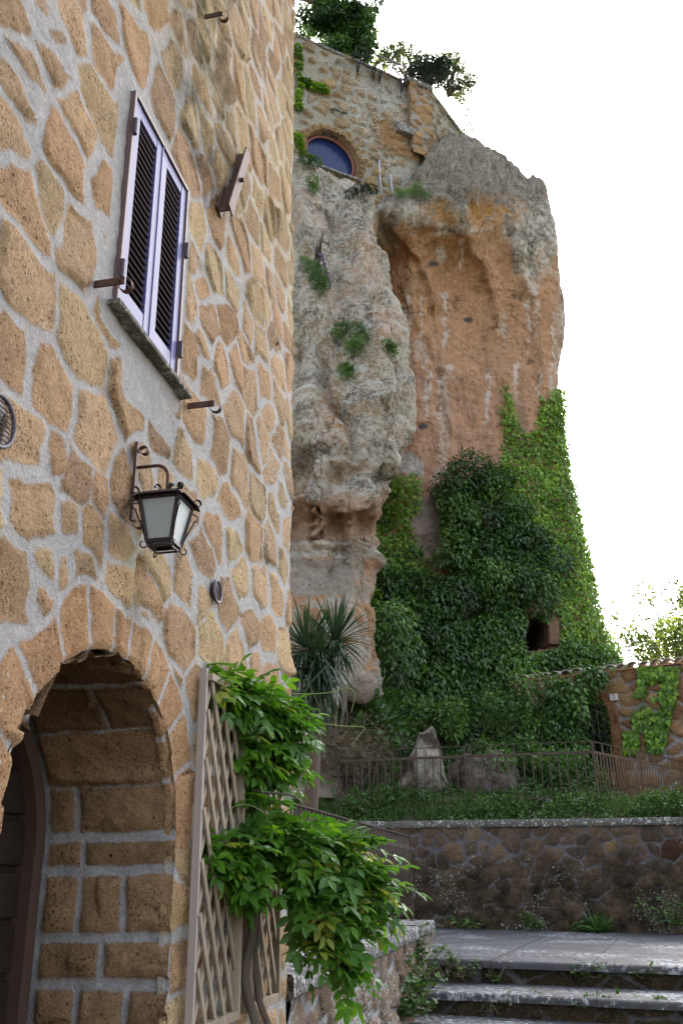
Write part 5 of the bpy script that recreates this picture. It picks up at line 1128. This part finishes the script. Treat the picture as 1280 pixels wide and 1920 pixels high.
# weeds on the steps: individual tufts
def weed(lab, p, r, h, n, mat='under', ln=.05, blades=0, group=None, rng=(.2, .9), flat=1):
    p = np.asarray(p, float); base = p; k = max(5, n//9); P, Y, Zn, Ls, rn = [], [], [], [], []; st = MB()
    for i in range(k):
        d = np.array([RS.normal(0, 1)*flat, RS.normal(0, .6), 0])*r*.45; tip = p+d+Z*h*.75*RS.uniform(.35, 1.05)+np.array([0, -.04, 0]); q0 = p+d*.4
        st.tube([q0, (q0+tip)/2+rv(1, .012)[0], tip], .002, 3)
        for j in range(n//k):
            f = RS.uniform(.25, 1.05); P.append(q0+(tip-q0)*f+rv(1, .012)[0]); y = rv(1, .7)[0]; y[2] = abs(y[2])*.4-.1; Y.append(y); Zn.append(rv(1, .4)[0]+Z+np.array([0, -.3, 0])); Ls.append(ln*RS.uniform(.6, 1.2)); rn.append(RS.uniform(*rng))
    root = empty('weed', base, lab, 'weed', group); Ls = np.array(Ls); leaves('foliage', T_LOW, P, Y, Zn, Ls, Ls*.6, np.array(rn), M[mat], root)
    if blades:
        leaves('dry_blade', T_BLADE, p+rv(blades)*np.array([r*.5, .04, .01]), rv(blades, .5)+Z*.7+np.array([0, -.4, 0]), rv(blades), RS.uniform(.1, .3, blades), .006, RS.rand(blades), M['dry'], root)
    st.build('stalk', M['twig'], root); return root
for (u, v, y, r, h, n, bl, lab) in (
    (870, 1830, 10.95, .22, .28, 60, 40, 'weed tuft with dry straw under the landing edge at its left end'),
    (845, 1812, 10.95, .12, .22, 40, 20, 'small weed at the top left corner of the steps beside the parapet end'),
    (1095, 1838, 10.7, .30, .18, 110, 10, 'leafy weed in the riser below the landing, near the middle'),
    (1130, 1830, 10.65, .26, .20, 110, 10, 'leafy weed in the riser below the landing, right of the middle'),
    (1215, 1835, 10.45, .14, .18, 50, 0, 'small weed in the riser under the landing, toward the right'),
    (925, 1840, 10.9, .08, .10, 20, 10, 'tiny sprig growing on the second tread'),
    (985, 1893, 10.1, .30, .22, 120, 20, 'low weed clump in the second riser, left of the middle'),
    (1035, 1898, 10.0, .16, .12, 40, 50, 'tuft of dry straw on the third tread'),
    (1110, 1893, 9.9, .34, .22, 130, 0, 'broad weed clump in the second riser, right of the middle'),
    (1180, 1895, 9.8, .22, .16, 60, 0, 'weed clump in the second riser near the right side'),
    (1230, 1885, 9.7, .14, .12, 40, 0, 'tiny weed in the second riser at the far right'),
    (925, 1895, 10.1, .12, .14, 30, 50, 'dry grass tuft on the third tread at the left')):
    weed(lab, ony(u, v, y), r, h, n, 'under', .06, bl, group='weeds growing in the step risers')
for (u, v, y, r, h, n, lab) in ((880, 1742, 16.5, .35, .30, 110, 'weed at the foot of the retaining wall on the left'), (1000, 1744, 16.2, .45, .42, 160, 'middle weed clump at the foot of the retaining wall'),
    (1080, 1748, 16.0, .15, .25, 50, 'thin weed at the retaining wall foot just left of the fern tuft'), (1262, 1750, 15.4, .5, .9, 260, 'tall leafy weed at the right edge in front of the retaining wall')):
    weed(lab, ony(u, v, y), r, h, n, 'under', .085, 0, group='weeds at the foot of the retaining wall')
def tuft(name, lab, cat, p, n, L, wd, mat, spread=.6, parent=None, up=1.0, curve=0, rng=(0, .9)):
    Y = rv(n, spread); Y[:, 2] = np.abs(Y[:, 2])*.5+up; P = np.asarray(p)+rv(n)*np.array([.03, .03, .0])*L*2
    o = leaves(name, T_BLADE, P, Y, rv(n), RS.uniform(.5, 1, n)*L, wd, rng[0]+(rng[1]-rng[0])*RS.rand(n), M[mat], parent); return tag(o, lab, cat) if parent is None else o
tuft('fern', 'spreading green grass tuft on the landing against the retaining wall', 'fern', ony(1120, 1748, 15.9), 130, .42, .03, 'under', .9, up=.5)
tuft('weed', 'small green sprout growing out of the retaining wall face', 'weed', ony(865, 1652, 16.75), 14, .14, .02, 'under', .8, up=.3, rng=(.6, 1))
tuft('weed', 'green sprout hanging from the coping of the retaining wall', 'weed', ony(1003, 1555, 16.35), 30, .18, .03, 'under', .8, up=.1, rng=(.4, 1))
# weeds tumbling at the parapet end
for (u, v, y, r, h, n, lab) in ((770, 1830, 10.6, .34, .62, 620, 'tall weeds against the parapet end beside the landing'), (765, 1880, 9.9, .36, .5, 560, 'weeds between parapet and second step'), (750, 1915, 9.3, .38, .45, 480, 'weeds at the lowest visible step beside the parapet')):
    weed(lab, ony(u, v, y), r, h, n, 'under', .075, 30, group='weeds beside the parapet end')

# ==================================================================== GATE WALL (right)
GW0 = ony(1127, 1262, 22.0); GW1 = ony(1280, 1247, 21.1); gd = nz(np.array([[GW1[0]-GW0[0], GW1[1]-GW0[1], 0]]))[0]; gn = np.array([gd[1], -gd[0], 0]); GO = np.array([GW0[0], GW0[1], 0]); GZ = GW0[2]
gw = empty('garden_wall', GO+gd*2+Z*1.8, 'tufa garden wall topped with curved roof tiles, with a small arched gateway', 'wall')
def gpos(u, v): P = GO+np.outer(u, gd)+np.outer(v, Z); return P, np.broadcast_to(gn, P.shape).copy()
def gwpx(u, v):
    r = ray(u, v); t_ = (GO @ gn)/(r @ gn); q = r*t_; return (q-GO) @ gd, q[2]
ar, az_ = gwpx(1143, 1345)[0], 0; gxr = gwpx(1145, 1380)[0]; gtop = gwpx(1110, 1298)[1]; gcx = gxr-.55; gsp = gtop-.55
def ghole(u, v):
    r = np.hypot(u-gcx, np.where(v > gsp, v-gsp, 0))-.55; return r
def gextra(u, v, at, tint):
    r = ghole(u, v); rg = (r < .27) & (v > .8); at['sdf'][:] = np.where(rg, np.minimum(.26-r-.02, .05), at['sdf']); tint[rg] = tint[rg]*.2+np.array([.27, .15, .085])*.8
    k = (np.abs(((v-.5) % .85)-.42) < .012) & rg & (v < gsp); at['sdf'][k] = -.02
    at['dirt'][:] = .25; at['lich'][:] = .15; tint *= .95
panel('masonry', M['gatewall'], axis([(-2.2, 8, .04)]), axis([(.6, GZ, .04)]), gpos, seeds_fill(-2.2, 8, .6, GZ, .31, [], 1.35, np.random.RandomState(88), 5000), .022, [(.30, .18, .10), (.33, .22, .13), (.27, .16, .10), (.36, .25, .14)], gw, .03, ghole, 1.15, .05, gextra, seed=51, rough=.012)
mb = MB()
def gb(u0, u1, n0, n1, z0, z1): mb.box(GO+gd*(u0+u1)/2+gn*(n0+n1)/2+Z*(z0+z1)/2, (gd, gn, Z), ((u1-u0)/2, (n1-n0)/2, (z1-z0)/2))
gb(-2.2, gcx-.57, -.45, -.04, .6, GZ-.02); gb(gcx+.57, 8, -.45, -.04, .6, GZ-.02); gb(gcx-.57, gcx+.57, -.45, -.04, gtop+.02, GZ-.02)
mb.build('core', plain('gate_core', (.2, .13, .08), .95), gw)
mb = MB(); gb(-2.3, 8, -.55, .08, GZ, GZ+.04); mb.build('tile_bed', plain('brick_course', (.30, .15, .09), .9, .3), gw)
tile0 = None
for k in range(38):
    u = -2.2+k*.27
    if tile0 is None:
        V = []; nn_ = 9; F = []
        for j, n_o in enumerate(np.linspace(.14, -.6, 6)):
            rr_ = .125-.02*(j/5)
            for i in range(nn_): t_ = math.pi*i/(nn_-1); V.append(GO+gd*(u+rr_*math.cos(t_))+gn*n_o+Z*(GZ+.03+j*.025+rr_*.85*math.sin(t_)))
        F = [(j*nn_+i, j*nn_+i+1, (j+1)*nn_+i+1, (j+1)*nn_+i) for j in range(5) for i in range(nn_-1)]
        o = mesh('roof_tile', V, F, M['tile'], gw, True); s_ = o.modifiers.new('t', 'SOLIDIFY'); s_.thickness = .022; tile0 = o; u00 = u
    else:
        o = tile0.copy(); C.objects.link(o); o.parent = gw; q = gd*(u-u00)+Z*random.uniform(-.012, .012)+gn*random.uniform(-.03, .03); o.location = tuple(q)
# house number plate
pu, pv = gwpx(1151, 1308)
mb = MB(); mb.box(GO+gd*pu+gn*.06+Z*pv, (gd, gn, Z), (.095, .015, .075)); pl8 = mb.build('number_plate', M['plate'], gw, bevel=.004); tag(pl8, 'white enamel plate reading 2')
mb = MB()
two = [(-.026, .026), (-.018, .04), (0, .046), (.02, .04), (.028, .024), (.02, .006), (-.005, -.018), (-.026, -.042), (.030, -.042)]
mb.strip([GO+gd*(pu+a)+gn*.079+Z*(pv+b) for a, b in two], gn*.006, .012, gn); mb.build('numeral', M['ink'], pl8)
gg = empty('arched_gate', GO+gd*gcx+Z*1.2, 'dark iron bar gate standing in the small arched gateway', 'gate')
mb = MB(); gt = gwpx(1130, 1325)[1]
for z in (gt, gt-.62, 1.9): mb = MB(); mb.bar(GO+gd*(gcx-.5)-gn*.2+Z*z, GO+gd*(gcx+.52)-gn*.2+Z*z, .03, .04); mb.build('rail', M['blackiron'], gg)
for k in range(8): mb = MB(); q = gcx-.5+k*1.02/7; mb.tube([GO+gd*q-gn*.2+Z*1.0, GO+gd*q-gn*.2+Z*gt], .010, 6); mb.build('bar', M['blackiron'], gg)
# ivy on the gate wall
def wall_ivy(name, lab, poly, n, ln=.11, rng=(.2, .9)):
    xs = [p[0] for p in poly]; ys = [p[1] for p in poly]; out = []
    uv = np.stack([RS.uniform(min(xs), max(xs), n*2), RS.uniform(min(ys), max(ys), n*2)], 1); k = inpoly(uv[:, 0], uv[:, 1], poly); uv = uv[k][:n]
    for u, v in uv: a, z = gwpx(u, v); out.append(GO+gd*a+Z*z+gn*RS.uniform(.03, .16))
    P = np.array(out); m = len(P); nzv = fbm(P*3.2, 3, 150); k = nzv > -.12; P = P[k]; m = len(P)
    rnd = np.clip(RS.uniform(rng[0], rng[1], m)+.3*(proj(P)[0]-1215)/-50*0+.4*fbm(P*1.5, 2, 151), 0, 1); L = ln*RS.uniform(.7, 1.25, m)
    return tag(leaves(name, T_IVY, P, rv(m, .3)-Z, gn+rv(m, .3)+Z*.2, L, L*.95, rnd, M['ivyb']), lab, 'ivy')
wall_ivy('ivy', 'ivy hanging in forked tongues down the tufa garden wall', [(1196,1252),(1272,1250),(1268,1300),(1255,1350),(1246,1390),(1238,1412),(1215,1405),(1208,1375),(1218,1330),(1212,1345),(1200,1368),(1186,1355),(1190,1310),(1198,1275)], 2000, .125, (.0, 1))
wall_ivy('ivy', 'small ivy patch low on the tufa garden wall beside the gate', [(1168,1372),(1176,1372),(1190,1360),(1198,1385),(1195,1410),(1172,1412)], 260)

# far tree
tb = np.array([11.2, 31, 1.5]); tcs = []
for _ in range(70):
    d = nz(rv(1))[0]; rr = RS.uniform(.3, 1); tcs.append((tb[0]+1.0+d[0]*2.9*rr, tb[1]+d[1]*2.4*rr, 7.6+d[2]*2.2*rr, RS.uniform(.28, .6)))
for q in ((8.7, 31, 7.2, .35), (8.3, 31, 6.5, .3), (9.3, 31, 8.5, .4), (9.0, 31, 6.2, .35), (9.5, 30.8, 7.6, .4)): tcs.append(q)
br = [([tb, tb+Z*3, tb+Z*5+np.array([.3, 0, 0])], .16, .09)]
for q in tcs[::4]: br.append(([tb+Z*4.0+rv(1, .2)[0], (tb+Z*5.5+np.array(q[:3]))/2+rv(1, .2)[0], np.array(q[:3])], .05, .012))
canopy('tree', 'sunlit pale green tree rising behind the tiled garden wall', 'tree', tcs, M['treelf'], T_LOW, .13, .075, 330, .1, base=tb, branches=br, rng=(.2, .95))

# ==================================================================== PLANTS ON THE CLIFF TOP
def top(u, v, y): return ony(u, v, y)
# pergola with ivy
pg = empty('pergola', ony(600, 70, 24.5), 'wooden pergola beam buried in dark ivy at the cliff wall top', 'pergola')
mb = MB(); 
for (p, q, y0, y1) in (((545, -15), (640, 30), 23.4, 24.8), ((575, -22), (660, 22), 23.4, 24.6)): mb.bar(ony(*p, y0), ony(*q, y1), .14, .16)
mb.bar(ony(648, 100, 24.3), ony(650, 10, 24.3), .14, .14, U1); mb.build('beam', plain('old_beam', (.12, .09, .07), .9, .3, 10, .01), pg)
cs_ = [tuple(ony(u+RS.normal(0, 10), v+RS.normal(0, 7), 24.1+RS.normal(0, .25)))+(RS.uniform(.26, .42),) for u, v in [(u, v) for u in range(608, 688, 14) for v in range(12, 112, 13) if not (u < 625 and v > 60)] for _ in range(2)]
cs_ += [tuple(ony(u, v, 23.8+RS.normal(0, .3)))+(RS.uniform(.16, .28),) for u, v in ((556, 20), (565, 45), (560, 62), (575, 30), (590, 22), (585, 50), (600, 40), (612, 20), (570, 8), (598, 8), (575, 62), (548, 40), (688, 78), (640, 0), (665, 12))]
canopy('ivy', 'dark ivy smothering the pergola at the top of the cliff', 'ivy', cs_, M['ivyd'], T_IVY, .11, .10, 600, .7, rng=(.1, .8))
cs_ = [tuple(ony(u, v, 24.6))+(.22,) for u, v in ((618, 78), (625, 68), (630, 90), (612, 66))]
canopy('ivy', 'yellow green leaves glowing under the pergola', 'ivy', cs_, M['treelf'], T_IVY, .10, .09, 500, .5, rng=(.5, 1))
def yucca(lab, p, L, n, wd, mat, base, rng=(.1, .9), lo=-.6, parent=None):
    root = parent or empty('yucca', base, lab, 'yucca'); P, Y, Zn, Ls = [], [], [], []; V = []; F = []; rn = []
    for k in range(n):
        th = RS.uniform(0, 2*math.pi); el = RS.uniform(lo, 1.35); d = np.array([math.cos(th)*math.cos(el), math.sin(th)*math.cos(el), math.sin(el)]); l = L*RS.uniform(.7, 1.1)
        side = nz(np.cross(d, Z+.01)[None])[0]; q = np.array(p, float)+d*.04; b = len(V); m = 7; r_ = RS.uniform(*rng)
        dd = d.copy()
        for j in range(m):
            f = j/(m-1); w_ = wd*(.6+.8*f)*(1-f**2.5)+.001 if f < 1 else .001; nn2 = np.cross(side, dd)
            V += [q-side*w_/2+nn2*.15*w_, q, q+side*w_/2+nn2*.15*w_]; rn += [r_]*3; q = q+dd*l/(m-1); dd = nz((dd-Z*.09*(1.2-el))[None])[0]
        for j in range(m-1):
            for c_ in (0, 1): i0 = b+j*3+c_; F.append((i0, i0+1, i0+4, i0+3))
    mesh('blades', V, np.array(F), M[mat], root, False, floats=dict(rnd=np.array(rn))); return root
# near yucca behind the house corner
yb = ony(600, 1400, 9.6); yk = empty('yucca', (yb[0]-.1, yb[1], -.9), 'spiky dark green yucca growing just past the house corner', 'yucca')
h1, h2, h3 = ony(575, 1218, 9.4), ony(628, 1205, 9.6), ony(598, 1240, 9.3)
for q, L, n_ in ((h1, .50, 150), (h2, .50, 150), (h3, .42, 110)): yucca('', q, L, n_, .030, 'yucca', None, (.05, .75), -.9, yk)
# dead hanging skirt
V = []; n = 260; P = np.concatenate([h3+rv(n)*np.array([.09, .08, .10])-Z*.1]); 
leaves('dead_blades', T_BLADE, P, rv(n, .22)-Z, rv(n), RS.uniform(.3, .62, n), .024, np.clip(RS.rand(n)*.55+.05, 0, 1), M['yucca'], yk)
n = 50; leaves('withered_blades', T_BLADE, h3+rv(n)*np.array([.1, .08, .05])-Z*.3, rv(n, .18)-Z, rv(n), RS.uniform(.25, .45, n), .02, RS.rand(n), M['dry'], yk)
mb = MB(); mb.tube(smooth_path([np.array([yb[0]-.1, yb[1], -.95]), np.array([yb[0]-.12, yb[1], .3]), h3-Z*.05], 12), np.linspace(.09, .07, 12), 10); mb.tube(smooth_path([h3-Z*.5, h3*.5+h1*.5-Z*.15, h1], 8), .05, 8); mb.tube(smooth_path([h3-Z*.5, h3*.4+h2*.6-Z*.2, h2], 8), .05, 8)
mb.build('trunk', M['bark'], yk, smooth=True)
pc_ = ony(716, 118, 25.0); yucca('yellow green spiky yucca on the cliff wall top', pc_, .55, 60, .07, 'treelf', pc_-Z*.3, (.3, 1), -.1)
def topbush(lab, pts, y, rr, mat, ln, wd, per, name='bush', cat='bush', droop=.0, T=T_LOW, rng=(.1, .9), brs=6, jit=.5, base=None):
    cs_ = [tuple(ony(u, v, y+RS.normal(0, .3)))+(RS.uniform(*rr),) for u, v in pts]; c0 = np.mean([q[:3] for q in cs_], axis=0); b0 = ony(*base, y) if base else np.array([c0[0], c0[1], min(q[2] for q in cs_)-.3])
    br = [([b0, (b0+np.array(q[:3]))/2+rv(1, .1)[0], np.array(q[:3])], .035, .01) for q in cs_[::max(1, len(cs_)//brs)]]
    return canopy(name, lab, cat, cs_, M[mat], T, ln, wd, per*5, droop, base=b0, branches=br, rng=rng, jit=jit)
topbush('rounded olive green shrub with bare twisted stems on the cliff top', [(730, 100), (745, 95), (760, 92), (775, 98), (790, 105), (735, 112), (755, 108), (775, 112), (788, 122), (748, 125), (768, 125), (725, 92), (745, 88)], 25.2, (.20, .32), 'shrub', .08, .035, 330, base=(765, 160), rng=(.2, 1), brs=12)
topbush('dark dense shrub spilling over the wall pier', [(780, 130), (795, 128), (810, 120), (805, 140), (785, 145), (775, 140), (820, 135), (798, 118), (830, 125), (815, 150), (835, 150)], 24.3, (.26, .38), 'pine', .08, .03, 500, rng=(0, .3), base=(800, 160))
pts = [(u+RS.normal(0, 5), v+RS.normal(0, 4)) for u, v in ((825, 110), (835, 120), (845, 105), (855, 118), (845, 130), (860, 135), (870, 145), (878, 155), (865, 160), (850, 150), (840, 145), (872, 170), (880, 140), (858, 175), (862, 190), (848, 170), (835, 105), (855, 108), (883, 165), (866, 125), (875, 185))]
topbush('airy grey green pine like shrub leaning out at the right end of the cliff top', pts, 25.0, (.18, .29), 'shrub', .14, .016, 330, name='pine_shrub', cat='shrub', rng=(.1, .9), base=(838, 180), brs=14, T=T_BLADE, jit=.7)
mb = MB(); mb.tube(smooth_path([ony(680, 75, 24.2), ony(705, 90, 24.4), ony(730, 102, 24.6)], 12), .02, 5); tag(mb.build('vine_stem', M['bark'], None, smooth=True), 'bare vine stem reaching from the pergola toward the shrubs', 'vine')
# ivy creeping on the cliff house front (left edge)
def mpt(u, v): r = ray(u, v); return r*((OM @ NU)/(r @ NU))
def facegrow(name, lab, cat, pts, rr, mat, ln, wd, per, T=T_IVY, rng=(.3, .9), D=None, droop=.5):
    cs_ = [tuple((mpt(u, v) if D is None else onrock(u, v) if D < 24 else ony(u, v, D))+NU*.08)+(RS.uniform(*rr),) for u, v in pts]
    return canopy(name, lab, cat, cs_, M[mat], T, ln, wd, per*2, droop, rng=rng, out=NU)
facegrow('ivy', 'bright ivy runner creeping down beside the house edge on the cliff wall', 'ivy', [(556, 95), (557, 112), (556, 128), (558, 148), (566, 155), (574, 160), (562, 165), (558, 178), (557, 205), (556, 190), (590, 168), (600, 170), (608, 175), (582, 166), (556, 262), (560, 275), (562, 285)], (.10, .17), 'ivyb', .09, .085, 700)
facegrow('weed', 'bright fern like weed at the left end of the round window sill', 'weed', [(572, 300), (582, 308), (592, 306), (600, 298), (566, 302)], (.12, .2), 'under', .12, .02, 500, T_LOW, (.5, 1), 21.2)
facegrow('shrub', 'dark trailing rosemary on the ledge under the round window', 'shrub', [(656, 368), (665, 362), (675, 356), (685, 353), (695, 352), (705, 353), (662, 360)], (.10, .17), 'pine', .09, .015, 1100, T_LOW, (.1, .5), 21.6)
facegrow('grass_tuft', 'bright grass tuft on the ledge right of the round window', 'grass', [(755, 368), (765, 364), (775, 368), (785, 366), (795, 372), (745, 368)], (.12, .2), 'under', .2, .015, 500, T_BLADE, (.5, 1), 23.0, -1.0)
facegrow('weed', 'pale green plant growing from the top of the grey rock lobe', 'weed', [(583, 350), (590, 358), (580, 340)], (.12, .18), 'under', .1, .03, 500, T_LOW, (.6, 1), 20.3)
facegrow('weed', 'bushy grey green plant with a purple flower spike on the left of the grey rock', 'weed', [(570, 500), (580, 510), (590, 522), (600, 530), (595, 545), (585, 530), (575, 518), (606, 540)], (.14, .22), 'under', .14, .012, 600, T_BLADE, (.3, .9), 19.5, -.2)
mb = MB(); 
pA, pB = onrock(600, 490)+np.array([0, -.3, 0]), onrock(624, 548)+np.array([0, -.22, 0])
for k in range(26): p = pA+(pB-pA)*k/25+Z*.12*math.sin(k/25*3.1)+rv(1, .012)[0]; mb.tube([p, p+Z*.06+rv(1, .02)[0]], .03, 6)
tag(mb.build('flower_spike', plain('purple_flower', (.10, .08, .13), .8, .4, 12, .01), None, smooth=True), 'dusky purple flower spike arching off the grey rock', 'flower')
for (u, v, lab) in ((636, 625, 'green cushion plant in the middle of the grey rock lobe'), (672, 622, 'smaller green tuft right of the cushion plant on the grey rock'), (652, 650, 'green tuft just below the cushion plant on the grey rock'), (642, 700, 'thin green tuft in a crack of the grey rock'), (725, 665, 'olive tuft at the right edge of the grey rock lobe')):
    facegrow('weed', lab, 'weed', [(u+RS.normal(0, 7), v+RS.normal(0, 7)) for _ in range(6)], (.09, .15), 'under', .10, .016, 700, T_BLADE, (.4, .95), 18.75 if u < 700 else 19.7, -.2)
facegrow('weed', 'small green plants at the top right shoulder of the cliff', 'weed', [(862, 252), (878, 258), (872, 248)], (.12, .2), 'under', .1, .04, 500, T_LOW, (.6, 1), 25.3)
facegrow('weed', 'small green plant hanging at the terrace corner beside the cliff edge', 'weed', [(868, 215), (872, 228), (876, 240)], (.12, .18), 'ivyd', .1, .06, 400, T_LOW, (.1, .6), 26)
# court behind the parapet
mb = MB(); mb.wbox(EDGE+.05, 18, HN-8, HN-.45, -1.6, -.88); tag(mb.build('court', M['slab'], None), kind='structure')
print('objects', len(bpy.data.objects))
